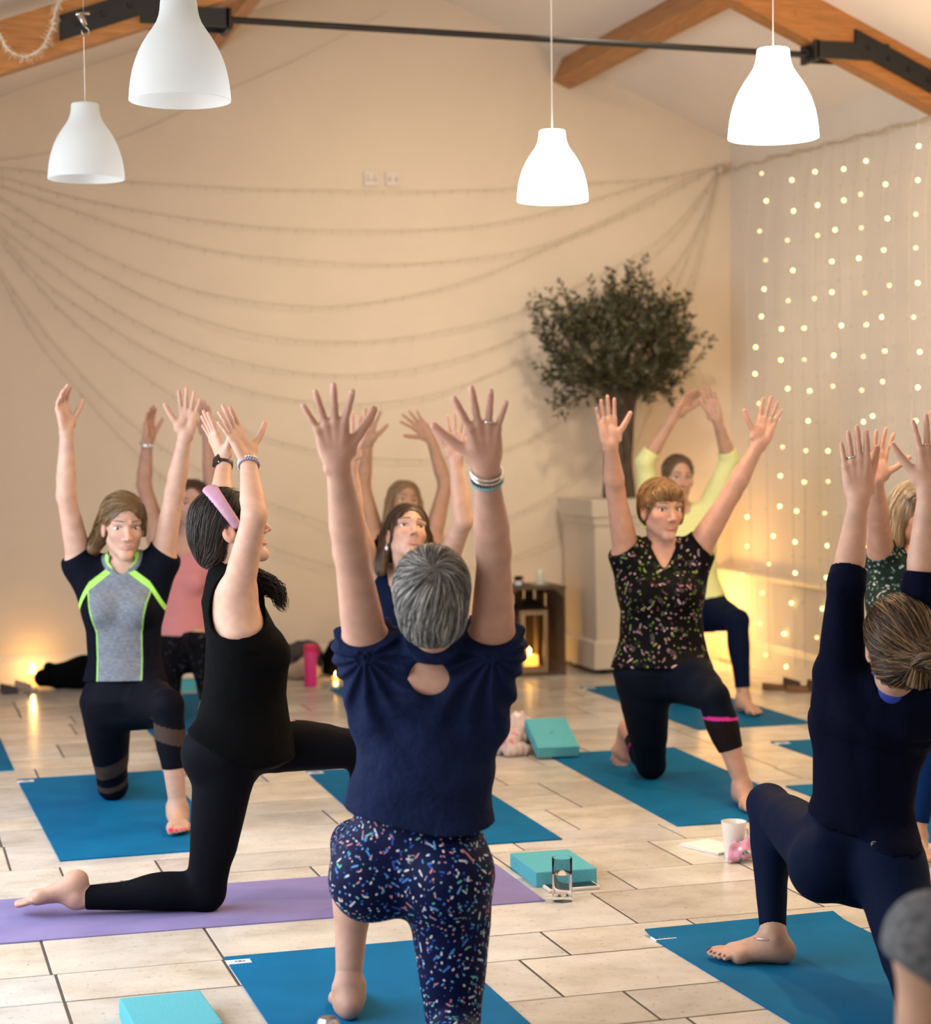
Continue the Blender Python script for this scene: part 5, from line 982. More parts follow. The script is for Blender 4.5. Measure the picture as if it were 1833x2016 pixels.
salt = empty('salt_lamp', (4.76, 11.08, 0), 'glowing rough warm lamp on the floor in the far corner behind yellow top', 'lamp'); F = Fld(); F.u(tube([(4.76, 11.08, 0.02), (4.765, 11.08, 0.14), (4.755, 11.08, 0.30)], [0.075, 0.085, 0.045], [0.075, 0.08, 0.045], [(1, 0, 0)] * 3, 0.03), 0.01); F.disp(folds(0.010, 55, 21)); V, Q = F.mesh(0.008)
mk('salt_rock', V - A3((4.76, 11.08, 0)), Q, M('salt_glow', color=(0.95, 0.7, 0.4), rough=0.6, emit=(1.0, 0.62, 0.18), emit_s=7.0), salt, (0, 0, 0), True); B = MB(); B.lathe([(0, 0), (0.08, 0), (0.08, 0.02), (0, 0.02)], (4.76, 11.08, 0), 24); B.build('wood_base', cw, salt)
l = light('salt_lamp_light', 'POINT', (4.76, 11.08, 0.40), 7, (1.0, 0.54, 0.14), 0.05); l.parent = salt; l.location = (0.0, 0.0, 0.42)
t = empty('spray_bottle', (5.14, 9.50, 0.575), 'clear bottle with red cap on the ledge of the right wall', 'bottle'); B = MB(); B.lathe([(0, 0), (0.034, 0.0), (0.036, 0.005), (0.036, 0.11), (0.014, 0.135), (0.014, 0.15), (0, 0.15)], (5.14, 9.50, 0.575), 24); B.build('bottle_body', M('frosted', color=(0.80, 0.82, 0.86), rough=0.25, trans=0.6), t, smooth=True, angle=40); B = MB(); B.lathe([(0, 0.148), (0.016, 0.148), (0.016, 0.172), (0, 0.174)], (5.14, 9.50, 0.575), 16); B.build('cap', M('red_cap', color=(0.55, 0.03, 0.02), rough=0.4), t); B = MB(); B.lathe([(0.0362, 0.03), (0.0366, 0.03), (0.0366, 0.07), (0.0362, 0.07)], (5.14, 9.50, 0.575), 24, True); B.build('label', M('blue_label', color=(0.20, 0.36, 0.55), rough=0.5), t)
t = empty('tape_roll', (5.13, 9.86, 0.575), 'small grey-green roll lying on the ledge of the right wall', 'roll'); B = MB(); B.lathe([(0.016, 0), (0.030, 0.0), (0.030, 0.02), (0.016, 0.02)], (5.13, 9.86, 0.575), 24, True); B.build('roll', M('grey_green', color=(0.22, 0.27, 0.27), rough=0.5), t)
# ------------------------------------------------------------------ olive tree in a tall square planter
px0, py0, pw = 4.045, 10.80, 0.56; pm = M('planter_paint', color=(0.60, 0.535, 0.45), rough=0.55, bump=(50, 0.05, 0.002)); planter = empty('planter', (px0 + pw / 2, py0 + pw / 2 - 0.02, 0), 'tall stone-coloured square planter holding the olive tree', 'planter')
def frustum(z0, a0, z1, a1):
    c = (px0 + pw / 2, py0 + pw / 2 - 0.02); V = []
    for z, a in ((z0, a0), (z1, a1)):
        for sx, sy in ((-1, -1), (1, -1), (1, 1), (-1, 1)): V.append((c[0] + sx * a, c[1] + sy * a, z))
    return V, [(3, 2, 1, 0), (4, 5, 6, 7), (0, 1, 5, 4), (1, 2, 6, 5), (2, 3, 7, 6), (3, 0, 4, 7)]
h2 = pw / 2
B = MB(); B.add(*frustum(0.035, h2 + 0.012, 0.19, h2 + 0.010)); B.add(*frustum(0.19, h2 + 0.010, 0.205, h2 - 0.004)); B.build('plinth', pm, planter)
B = MB(); B.add(*frustum(0.203, h2 - 0.012, 0.90, h2 + 0.002)); B.build('panel_body', pm, planter)
B = MB(); B.add(*frustum(0.895, h2 + 0.012, 0.945, h2 + 0.016)); B.add(*frustum(0.945, h2 + 0.026, 1.045, h2 + 0.030)); B.build('rim', pm, planter)
for sx in (-1, 1):
    for sy in (-1, 1): B = MB(); B.lathe([(0, 0), (0.02, 0), (0.022, 0.036), (0, 0.036)], (px0 + h2 + sx * 0.2, py0 + h2 - 0.02 + sy * 0.22, 0), 14); B.build('foot', steel, planter)
tx, ty = px0 + h2, py0 + h2 - 0.02; tree = empty('olive_tree', (tx, ty, 1.05), 'dark leafed olive tree with thick trunk growing from the planter', 'tree')
F = Fld(); F.u(chain([(tx - 0.015, ty, 1.02), (tx - 0.02, ty, 1.30), (tx - 0.005, ty, 1.52), (tx + 0.01, ty, 1.66)], [0.098, 0.086, 0.082, 0.088]), 0.02); tr_ = np.random.default_rng(4); tips = []
F.u(chain([(tx - 0.07, ty - 0.03, 1.03), (tx - 0.065, ty - 0.03, 1.30), (tx - 0.03, ty - 0.01, 1.6)], [0.045, 0.040, 0.04]), 0.012)
forks = [(-0.38, 0.02, 0.28), (0.36, -0.05, 0.24), (-0.15, -0.18, 0.48), (0.12, 0.14, 0.55), (0.0, 0.12, 0.33), (-0.26, 0.16, 0.40), (0.28, 0.12, 0.44), (0.18, -0.2, 0.30), (-0.40, -0.1, 0.12), (0.34, 0.05, 0.06)]
for fx, fy, fz in forks:
    a = A3((tx + 0.01, ty, 1.64)); b = a + A3((fx, fy, fz)) * 0.5 + A3((0, 0, 0.05)); c = a + A3((fx, fy, fz)); F.u(chain([a, b, c], [0.034, 0.020, 0.011]), 0.02); tips += [b, c, (b + c) / 2]
F.disp(folds(0.004, 70, 31, (1, 1, 0.3))); V, Q = F.mesh(0.009); mk('trunk', V - A3((tx, ty, 1.05)), Q, M('bark', color=(0.085, 0.060, 0.043), rough=0.9, noise=(30, 5, 0.5, 1.4), stretch=(1, 1, 0.3), bump=(45, 0.8, 0.02)), tree, (0, 0, 0), True)
B = MB(); B.add(*frustum(1.0, h2 - 0.03, 1.03, h2 - 0.03)); B.build('soil', M('soil', color=(0.03, 0.022, 0.016), rough=1.0, bump=(60, 0.8, 0.02)), planter)
leafm = mat('leaf', (0.05, 0.065, 0.022), 0.42, attr='Col'); lv = []; twigs = MB(); cc = A3((tx - 0.03, ty - 0.02, 1.95))
ngen = 0
while ngen < 400:
    d = nrm(tr_.normal(size=3)); lob = 0.90 + 0.07 * math.sin(5 * math.atan2(d[2], d[0]) + 0.8) + 0.06 * math.sin(9 * math.atan2(d[2], d[0]) + 2.2); rr = tr_.uniform(0.25, 1.0) ** 0.5 * lob; base = cc + d * A3((0.565, 0.47, 0.44)) * rr
    if base[2] < 1.60 + 0.25 * max(0, 0.45 - abs(base[0] - tx)) and abs(base[0] - tx) < 0.22: continue
    if base[1] > 11.22: continue
    low = base[2] < 1.72
    ngen += 1; dirv = nrm(A3((d[0] * 0.75, d[1] * 0.75, d[2] * 0.5 + (0.75 if not low else -0.05))) + tr_.normal(scale=0.25, size=3)); ln = tr_.uniform(0.11, 0.20) * (1.9 if rr > 0.72 and d[2] > 0.35 and tr_.random() < 0.5 else 1.0)
    p0 = base - dirv * ln * 0.6; p1 = base + dirv * ln * 0.5 + A3((0, 0, -0.01 if low else 0.01)); twigs.tube([p0, (p0 + p1) / 2 + tr_.normal(scale=0.006, size=3), p1], [0.0028, 0.0022, 0.0010], 4, False)
    for i in range(int(ln * 88)):
        t_ = (i + 0.5) / (ln * 88); p = p0 + (p1 - p0) * t_; sd = nrm(np.cross(dirv, tr_.normal(size=3))); ld = nrm(dirv * tr_.uniform(0.3, 0.9) + sd * 0.9); lv.append((p, ld, nrm(np.cross(ld, tr_.normal(size=3))), tr_.uniform(0.034, 0.056), tr_.uniform(0, 1)))
# leaves that show largest are parts, the rest stay one part
lv.sort(key=lambda q: (q[0] @ A3((0.2878, 0.9568, -0.04)))); 
def leaf_geo(p, d, s_, l, base=True):
    w = l * 0.17; n_l = np.cross(d, s_); return [p, p + d * l * 0.35 + s_ * w, p + d * l * 0.72 + s_ * w * 0.8, p + d * l, p + d * l * 0.72 - s_ * w * 0.8, p + d * l * 0.35 - s_ * w, p + d * l * 0.5 + n_l * l * 0.04]
LF = [(0, 1, 6), (1, 2, 6), (2, 3, 6), (3, 4, 6), (4, 5, 6), (5, 0, 6)]
lc = lambda q: A3((0.028, 0.034, 0.014)) * (1 - q) + A3((0.085, 0.082, 0.026)) * q if q < 0.85 else A3((0.14, 0.12, 0.07))
g0 = leaf_geo(A3((0, 0, 0)), A3((0, 1, 0)), A3((1, 0, 0)), 1.0); lme = []
for k in range(4):
    o = mk('leaf', np.array(g0), np.array(LF), leafm, None, (0, 0, 0), True, np.tile(lc(k / 4 + 0.1), (7, 1))); lme.append(o.data); bpy.data.objects.remove(o)
for p, d, s_, l, q in lv[:300]:
    o = bpy.data.objects.new('leaf', lme[min(3, int(q * 4))]); COL.objects.link(o); o.parent = tree; n_l = np.cross(s_, d); pr = p - A3((tx, ty, 1.05))
    o.matrix_local = Matrix(((s_[0] * l, d[0] * l, n_l[0] * l, pr[0]), (s_[1] * l, d[1] * l, n_l[1] * l, pr[1]), (s_[2] * l, d[2] * l, n_l[2] * l, pr[2]), (0, 0, 0, 1)))
V = np.concatenate([np.array(leaf_geo(p, d, s_, l)) for p, d, s_, l, q in lv[300:]]); n = len(lv) - 300; Q = (np.arange(n)[:, None, None] * 7 + np.array(LF)[None]).reshape(-1, 3); C = np.repeat(np.array([lc(q[4]) for q in lv[300:]]), 7, 0)
o = mk('foliage', V - A3((tx, ty, 1.05)), Q, leafm, tree, (0, 0, 0), True, C); o['kind'] = 'stuff'; twigs.build('twigs', MT['bark'], tree)['kind'] = 'stuff'
# ------------------------------------------------------------------ the class: eleven people
E1, E2, E3 = A3(CAM_R), A3(CAM_U), -A3(CAM_F)                 # right, up and towards the photographer, as room directions
D3 = lambda a, b, c=0.0: E1 * a + E2 * b + E3 * c
UPW = A3((0, 0, 1))
def cyl(a, d, ln, r):
    """flat-ended cylinder used as a cutter"""
    a = A3(a); d = nrm(d)
    def fn(P):
        v = P - a; t = v @ d; rad = np.linalg.norm(v - t[..., None] * d, axis=-1); return np.maximum(rad - r, np.maximum(-t, t - ln))
    b = a + d * ln; return fn, np.minimum(a, b) - r, np.maximum(a, b) + r
def top(p, name, material, g=0.010, hem=0.09, sleeve=0.18, flare=0.0, neck=(0.062, 0.02, 0.0), fold=(0.0, 30, 1), h=0.0065, armhole=None, colors=None, bust=1.0, extra=None, label=None, belly=0.0, fore=False, gs=0.006, hem_tilt=0.0, vneck=0.0):
    j = p.J; u = p.up; F = Fld(); p.torso(F, g, bust, flare, True, belly)
    for sd in 'LR':
        a, e, w = j['s' + sd], j['e' + sd], j['w' + sd]
        if sleeve is not None: p.arm(F, sd, gs, fore=fore)
    for sd in 'LR':
        hh_, kk_ = j['h' + sd], j['k' + sd]; F.u(cap(hh_, hh_ + (kk_ - hh_) * 0.22, 0.090 * p.fat * p.B + g * 0.8, 0.084 * p.fat * p.B + g * 0.8), 0.035)
    if extra: extra(F, p)
    if fold[0]: F.disp(folds(fold[0], fold[1], fold[2], (1, 1, 0.45)))
    hp = j['pel'] + u * hem; hn = nrm(u + p.fp * hem_tilt); F.keep(lambda P: (hp - P) @ hn)
    for sd in 'LR':
        a, e, w = j['s' + sd], j['e' + sd], j['w' + sd]
        if sleeve is not None:
            if sleeve <= 1: F.sub(cyl(a + (e - a) * sleeve, nrm(e - a) + p.rc * (-0.45 if sd == 'L' else 0.45), 0.7, 0.14))
            else: F.sub(cyl(e + (w - e) * (sleeve - 1), w - e, 0.6, 0.085))
        else:
            sg = -1 if sd == 'L' else 1; r, off, dn, ln = armhole
            F.sub(cap(a + p.rc * sg * off - u * dn, a + p.rc * sg * (off + 0.03) + nrm(e - a) * ln, r, r), 0.004)
    n0 = j['nk'] + p.fc * neck[1]; F.sub(cap(n0 - u * neck[2], n0 + u * 0.16, neck[0], neck[0] * 1.1), 0.003)
    if vneck: F.sub(chain([j['nk'] + p.fc * 0.06, j['nk'] + p.fc * 0.10 - u * vneck], [0.05, 0.008]), 0.002)
    return p.garment(name, F, h, material, colors, label=label)
def tights(p, material, ends=(0.93, 0.93), waist=0.07, g=0.0035, h=0.0065, colors=None, label=None, name='leggings', fold=0.0005):
    F = Fld(); p.torso(F, g)
    for sd in 'LR': p.leg(F, sd, g)
    F.disp(folds(fold, 60, 5))
    wp = p.J['pel'] + p.up * waist; F.keep(lambda P: (P - wp) @ p.up)
    for sd, t in zip('LR', ends):
        k, a = p.J['k' + sd], p.J['a' + sd]; F.sub(cyl(k + (a - k) * t, a - k, 0.3, 0.075))
    return p.garment(name, F, h, material, colors, label=label)
FACE = ('e', (0, 0.105, -0.036), (0.066, 0.082, 0.108), 0.008); EARS = [('e', (0.081, 0.006, -0.022), (0.02, 0.028, 0.036), 0.008), ('e', (-0.081, 0.006, -0.022), (0.02, 0.028, 0.036), 0.008)]
SKULL = ('e', (0, -0.020, 0.040), (0.0800, 0.0985, 0.0845), 0.02); NAPE = ('e', (0, -0.050, -0.025), (0.068, 0.058, 0.060), 0.03)
def to_point(c): c = A3(c); return lambda q, r: (c - q) / (np.linalg.norm(c - q, axis=1, keepdims=True) + 1e-6)
def whorl(c, sw=0.45):
    c = A3(c)
    def fn(q, r):
        d = q - c; d = d / (np.linalg.norm(d, axis=1, keepdims=True) + 1e-6); return d + sw * np.cross(d, A3((0, 0.4, 1.0))) + A3((0, 0, -0.35))
    return fn
def fall(part=0.01, back=0.35):
    def fn(q, r):
        s = np.sign(q[:, 0] - part)[:, None]; topw = np.clip((q[:, 2:3] - 0.04) / 0.06, 0, 1); return s * A3((1, 0, 0)) * topw * 1.3 + A3((0, -back, -1.0)) * (1.05 - topw) + A3((0, -0.25, 0)) * topw
    return fn
def fringe(q, r):
    f = np.clip((q[:, 1:2] - 0.0) / 0.05, 0, 1); return f * A3((0, 0.6, -0.6)) + (1 - f) * fall(0.0, 0.3)(q, r)
def tied(p, at): return to_point(at)
SK = {'fair': (0.54, 0.325, 0.235), 'rosy': (0.50, 0.285, 0.208), 'tan': (0.46, 0.265, 0.175), 'pale': (0.51, 0.315, 0.235)}
BLOND = [(0.26, 0.165, 0.085), (0.42, 0.29, 0.155), (0.17, 0.105, 0.055), (0.55, 0.40, 0.24)]; BROWN = [(0.060, 0.034, 0.020), (0.10, 0.058, 0.032), (0.16, 0.098, 0.055), (0.035, 0.02, 0.013)]
DARK = [(0.012, 0.008, 0.007), (0.022, 0.014, 0.011), (0.045, 0.028, 0.020)]; GREY = [(0.10, 0.094, 0.090), (0.19, 0.18, 0.17), (0.34, 0.32, 0.30), (0.045, 0.042, 0.041), (0.55, 0.53, 0.49)]
navy_jersey = M('navy_jersey', color=(0.0065, 0.0120, 0.043), rough=0.8, spec=0.08, noise=(6, 3, 0.85, 1.15), bump=(22, 0.55, 0.02))
navy_tight = M('navy_tights', color=(0.0022, 0.0065, 0.026), rough=0.75, spec=0.08, bump=(400, 0.15, 0.001)); black_tight = M('black_tights', color=(0.0024, 0.0027, 0.005), rough=0.75, spec=0.08, bump=(400, 0.15, 0.001)); black_jersey = M('black_jersey', color=(0.0018, 0.0019, 0.0024), rough=0.85, spec=0.06, bump=(30, 0.3, 0.012))
silver = M('silver', color=(0.75, 0.74, 0.72), rough=0.2, metal=1.0); gold = M('gold', color=(0.80, 0.58, 0.22), rough=0.25, metal=1.0)
def ring(p, sd, fi, t=0.35, r=0.0105, m_=None):
    a, b = p.fpts[(sd, fi)][0], p.fpts[(sd, fi)][1]; ax = nrm(b - a); c = a + (b - a) * t; x = perp((1, 0.2, 0.1), ax); y = np.cross(ax, x); B = MB(); n, k = 20, 6; V = []
    for i in range(n):
        an = 2 * math.pi * i / n; d = x * math.cos(an) + y * math.sin(an)
        for q in range(k): bq = 2 * math.pi * q / k; V.append(c + d * (r + 0.0012 * math.cos(bq)) + ax * 0.0022 * math.sin(bq))
    B.add(V, [(i * k + q, ((i + 1) % n) * k + q, ((i + 1) % n) * k + (q + 1) % k, i * k + (q + 1) % k) for i in range(n) for q in range(k)]); p.child('ring', np.array(B.v), B.f, m_ or silver)
def logo(p, where, nrm_d, up_d, s=0.009, kind='ring', m_=None):
    """small round emblem: a ring round a bent stroke, on the waistband"""
    n = nrm(nrm_d); u = perp(up_d, n); r = np.cross(u, n); B = MB(); W = lambda a, b: where + r * a * s + u * b * s
    B.tube([W(math.cos(a), math.sin(a)) for a in np.linspace(0, 2 * math.pi, 25)], s * 0.10, 5); B.tube([W(-0.55, 0.45), W(-0.55, -0.1), W(-0.2, -0.55), W(-0.15, 0.1), W(0.0, 0.4), W(0.15, 0.1), W(0.2, -0.55), W(0.55, -0.1), W(0.55, 0.45)], s * 0.11, 5)
    return p.child('emblem', np.array(B.v), B.f, m_ or M('emblem_grey', color=(0.45, 0.45, 0.47), rough=0.4))
def onsurf(F, o, d, far=1.2):
    t = np.linspace(0, far, 600); P = A3(o)[None] + t[:, None] * nrm(d)[None]; v = F.ev(P); i = int(np.argmax(v < 0)); return P[i]
HH = 0.0032
nailm = M('fingernail', color=(0.62, 0.36, 0.30), rough=0.3)

# --- grey-haired woman seen from behind
J = JOINTS['p1']; p = Person(J, D3(0.02, 0.62, -0.80), D3(-0.03, 0.80, 0.62), SK['rosy'], 1.02, 1.0, 1.02)
p.build_body('person', 'grey-haired woman kneeling with her back to us in navy tee and speckled leggings', (J['aL'][0] + 0.1, J['aL'][1] - 0.1, 0), 0.008, 0.0034,
    hands={'L': dict(d=D3(-0.10, 0.86, 0.50), palm=D3(0.05, 0.5, -0.86), spread=0.36, curl=0.05, thumb=0.80, size=1.0), 'R': dict(d=D3(-0.08, 0.88, 0.46), palm=D3(-0.15, 0.46, -0.88), spread=0.36, curl=0.04, thumb=0.95, size=1.0)},
    feet={'L': dict(toe=D3(-0.12, 0, -1), sole=UPW), 'R': dict(toe=D3(0.05, -0.05, 1), sole=D3(0, 1, 0.3))}, blush=0.6)
rice = rampmat('speckled_print', (0.0022, 0.005, 0.034), [(46, 0.0100, 0.0027, 0.92, [(0.50, 0.52, 0.56), (0.10, 0.30, 0.55), (0.45, 0.16, 0.20), (0.10, 0.38, 0.32), (0.03, 0.07, 0.33), (0.55, 0.55, 0.58)]), (50, 0.0095, 0.0026, 0.92, [(0.05, 0.16, 0.46), (0.48, 0.20, 0.24), (0.55, 0.57, 0.60), (0.14, 0.42, 0.38), (0.10, 0.28, 0.60)]), (54, 0.0090, 0.0022, 0.92, [(0.03, 0.07, 0.33), (0.06, 0.22, 0.50), (0.45, 0.20, 0.26), (0.42, 0.48, 0.52)])], 0.6)
tights(p, rice, (0.36, 0.5), 0.13, 0.006, 0.0065, name='speckled_leggings')
def keyhole(F, p_): pass
j = p.J; bu = p.up
F = Fld(); p.torso(F, 0.011, 1.0, 0.034, True, 0.014)
for sd in 'LR': p.arm(F, sd, 0.010, fore=False)
for sd, sg in (('L', -1), ('R', 1)): F.u(cap(j['ch'] + p.rc * sg * 0.12 - p.fc * 0.03, j['s' + sd] + (j['e' + sd] - j['s' + sd]) * 0.12, 0.062, 0.058), 0.04)
def pull(P):
    d = 0
    for sd in 'LR':
        q = P - j['s' + sd]; a = np.arctan2(q @ bu, q @ p.rc); rr = np.linalg.norm(q, axis=-1); d = d + 0.0065 * np.sin(a * 15 + 2.0 * np.sin(rr * 16)) * np.exp(-((rr - 0.13) / 0.10) ** 2)
    z = (P - j['pel']) @ bu; x = (P - j['pel']) @ p.rc
    return d + 0.0060 * np.sin(z * 44 + 2.2 * np.sin(x * 9 + 1)) * np.exp(-((z - 0.20) / 0.09) ** 2) + 0.005 * np.sin(x * 30 + 1.2) * np.exp(-((z - 0.10) / 0.07) ** 2)
F.disp(pull); hp = j['pel'] + bu * 0.098; hn = nrm(bu + p.rc * 0.02); F.keep(lambda P: (hp - P) @ hn + 0.006 * np.sin((P @ p.rc) * 22))
for sd in 'LR': F.sub(cyl(j['s' + sd] + (j['e' + sd] - j['s' + sd]) * 0.17, j['e' + sd] - j['s' + sd], 0.7, 0.13))
hdir = nrm(p.head((0, -0.035, -0.085)) - j['nk']); F.u(cap(j['nk'] + bu * 0.012, j['nk'] + hdir * 0.085, 0.070, 0.067), 0.012); F.sub(cyl(j['nk'] + hdir * 0.090, hdir, 0.2, 0.085))
kh = j['nk'] - bu * 0.060 - p.fc * 0.075; F.sub(ell(kh, (0.045, 0.06, 0.040), (p.rc, p.fc, bu)), 0.004)
p.garment('tee_shirt', F, 0.0055, navy_jersey)
p.hair([SKULL, NAPE], [FACE] + EARS, whorl((0.008, -0.050, 0.104), 0.30), 6500, GREY, 0.009, 9, 0.00075, 0.005, 0.008, seed=3)
for t, r, tr_, m_ in ((0.93, 0.034, 0.0022, silver), (0.88, 0.0325, 0.0022, silver)): p.band('bracelet', 'R', t, r, tr_, m_, tilt=D3(0.15, 0, 0.1))
p.band('beaded_bracelet', 'R', 0.845, 0.0325, 0.0036, M('plum_beads', color=(0.045, 0.015, 0.05), rough=0.3), beads=28); p.band('beaded_bracelet', 'R', 0.815, 0.0325, 0.0032, M('turquoise_beads', color=(0.10, 0.42, 0.40), rough=0.4), beads=32); p.band('bracelet', 'R', 0.83, 0.0328, 0.0016, M('pale_thread', color=(0.5, 0.6, 0.6), rough=0.7))
ring(p, 'R', 2, 0.30, 0.0108)
try:
    o_ = p.J['pel'] * 0.5 + (p.J['hL'] + p.J['hR']) * 0.25 + D3(-0.0, 0.03, 0.6); G = Fld(); p.torso(G, 0.006); p.leg(G, 'L', 0.006); p.leg(G, 'R', 0.006); logo(p, onsurf(G, o_, -E3) + E3 * 0.002, E3, UPW, 0.010)
except Exception as e: print('emblem', e)

p.nails(slice(0, 10), nailm)

# --- woman in black vest, side on
J = JOINTS['p2']; p = Person(J, D3(0.93, 0.30, -0.10), D3(-0.30, 0.95, 0), SK['fair'], 0.98, 1.04, 1.0)
p.build_body('person', 'dark-haired woman with lilac headband and black vest in side-on kneeling lunge', (J['kR'][0], J['kR'][1], 0), 0.008, 0.0034,
    hands={'R': dict(d=D3(-0.42, 0.9, 0.1), palm=D3(0.75, 0.3, 0.6), spread=0.14, curl=-0.08, thumb=1.15, size=1.0), 'L': dict(d=D3(-0.36, 0.92, 0), palm=D3(0.8, 0.3, -0.5), spread=0.12, curl=-0.08, thumb=0.9, size=1.0)},
    feet={'R': dict(toe=D3(-1, -0.64, 0.05), sole=D3(0.5, -1, -0.1)), 'L': dict(toe=D3(1, 0, -0.05), sole=UPW)})
tights(p, black_tight, (0.93, 0.93), 0.06, 0.004)
def drape2(F, p_): F.u(tube([p_.J['ch'] - p_.up * 0.02 + p_.fc * 0.03, p_.J['pel'] + p_.up * 0.14 + p_.fp * 0.055, p_.J['pel'] - p_.up * 0.05 + p_.fp * 0.075], [0.145, 0.150, 0.158], [0.105, 0.112, 0.125], [p_.rc, p_.rp, p_.rp], 0.03), 0.05)
top(p, 'vest_top', black_jersey, 0.012, -0.01, None, 0.012, (0.062, 0.012, 0.01), (0.004, 24, 4), 0.0065, (0.088, 0.030, 0.060, 0.17), extra=drape2, hem_tilt=0.55)
p.hair([SKULL, ('e', (0, -0.072, -0.012), (0.066, 0.058, 0.066), 0.03), ('e', (0, -0.070, -0.062), (0.058, 0.045, 0.036), 0.03)], [FACE] + EARS, to_point((0, -0.105, -0.075)), 1500, DARK, 0.013, 10, 0.0010, 0.0055, 0.006, seed=4)
F = Fld(); n_ = 15; al = [math.radians(a) for a in np.linspace(-112, 112, n_)]
for dy, rr in ((0.016, 0.0085), (0.006, 0.0095), (-0.005, 0.0095), (-0.015, 0.0085)): F.u(chain([p.head((0.0835 * math.sin(a), -0.030 * math.cos(a) + 0.006 + dy * (0.55 + 0.45 * math.cos(a)), 0.036 + 0.0885 * math.cos(a))) for a in al], [rr] * n_), 0.008)
F.u(ell(p.head((0, -0.026, 0.130)), (0.016, 0.022, 0.012), p.hax()), 0.012); V, Q = F.mesh(0.0045); p.child('headband', V, Q, M('lilac_satin', color=(0.44, 0.24, 0.34), rough=0.5, bump=(60, 0.3, 0.006)))
nk = p.J['nk']; r_ = np.random.default_rng(19); B = MB(); gp = np.array([nk - p.fc * 0.03 + D3(0.02, 0.0, -0.07), nk + D3(0.08, -0.02, -0.09), nk + D3(0.135, -0.055, -0.07), nk + D3(0.158, -0.105, -0.06)])
for i in range(260):
    o_ = r_.normal(size=3); o_ = o_ / np.linalg.norm(o_) * r_.uniform(0, 1) ** 0.5; ph = r_.uniform(0, 6.28); pts = []; e_ = r_.uniform(0.75, 1.08)
    for t in np.linspace(0, e_, 10):
        k_ = min(int(t * 3), 2); f_ = t * 3 - k_; c_ = gp[k_] * (1 - f_) + gp[k_ + 1] * f_; w_ = 0.034 * (1 - 0.45 * max(0, t - 0.6) / 0.4); pts.append(c_ + o_ * w_ + D3(math.sin(ph + t * 17), math.cos(ph + t * 15), math.sin(ph * 2 + t * 13)) * 0.005)
    B.tube(pts, [0.0018] * 7 + [0.0014, 0.001, 0.0004], 4, False)
p.child('ponytail', np.array(B.v), B.f, M('dark_hair', color=(0.012, 0.007, 0.006), rough=0.5))
p.band('beaded_bracelet', 'R', 0.93, 0.030, 0.0042, M('pearl_beads', color=(0.62, 0.60, 0.64), rough=0.25), beads=24); p.band('beaded_bracelet', 'R', 0.88, 0.031, 0.0040, M('lilac_beads', color=(0.30, 0.28, 0.42), rough=0.3), beads=26); p.band('bracelet', 'R', 0.985, 0.029, 0.0026, gold, tilt=D3(0.2, 0, 0.2))
wb = p.band('wristwatch', 'L', 0.93, 0.0275, 0.0030, M('watch_strap', color=(0.012, 0.012, 0.013), rough=0.45), flat=4.0)
w_, e_ = p.J['wL'], p.J['eL']; c_ = e_ + (w_ - e_) * 0.93; ax = nrm(w_ - e_); o_ = perp(D3(-0.7, 0.1, 0.7), ax); t_ = np.cross(ax, o_); B = MB()
mtx = Matrix(((t_[0], ax[0], o_[0], 0), (t_[1], ax[1], o_[1], 0), (t_[2], ax[2], o_[2], 0), (0, 0, 0, 1))); q_ = c_ + o_ * 0.0305; mtx.translation = Vector(q_); B.box((-0.016, -0.019, -0.006), (0.016, 0.019, 0.006), 0.004, mtx=mtx); p.child('watch_case', np.array(B.v), B.f, M('watch_glass', color=(0.01, 0.01, 0.012), rough=0.08), smooth=False)

# --- woman in grey and neon sports top
J = JOINTS['p3']; p = Person(J, D3(0.33, -0.10, 0.93), D3(0.02, 1, 0.08), SK['pale'], 0.99, 1.06, 1.0); p.brow = (0.13, 0.075, 0.045)
p.build_body('person', 'fair-haired woman facing us in a grey and black sports top with neon yoke', (J['kR'][0], J['kR'][1], 0), 0.008, HH,
    hands={'R': dict(d=D3(-0.16, 1, 0.05), palm=D3(0.85, 0.05, 0.5), spread=0.10, curl=0.42, thumb=0.8), 'L': dict(d=D3(0.10, 1, 0), palm=D3(-0.05, 0.0, 1), spread=0.20, curl=0.06, thumb=0.75)},
    feet={'L': dict(toe=D3(0.16, -0.0, 1), sole=UPW), 'R': dict(toe=D3(0, -0.2, -1), sole=D3(0, -1, 0))}, nails=(0.70, 0.02, 0.10), gaze=(0.25, -0.6), blush=0.8, eye=(0.07, 0.09, 0.10))
ss = lambda v, w=0.0035: np.clip(v / w + 0.5, 0, 1)[:, None]
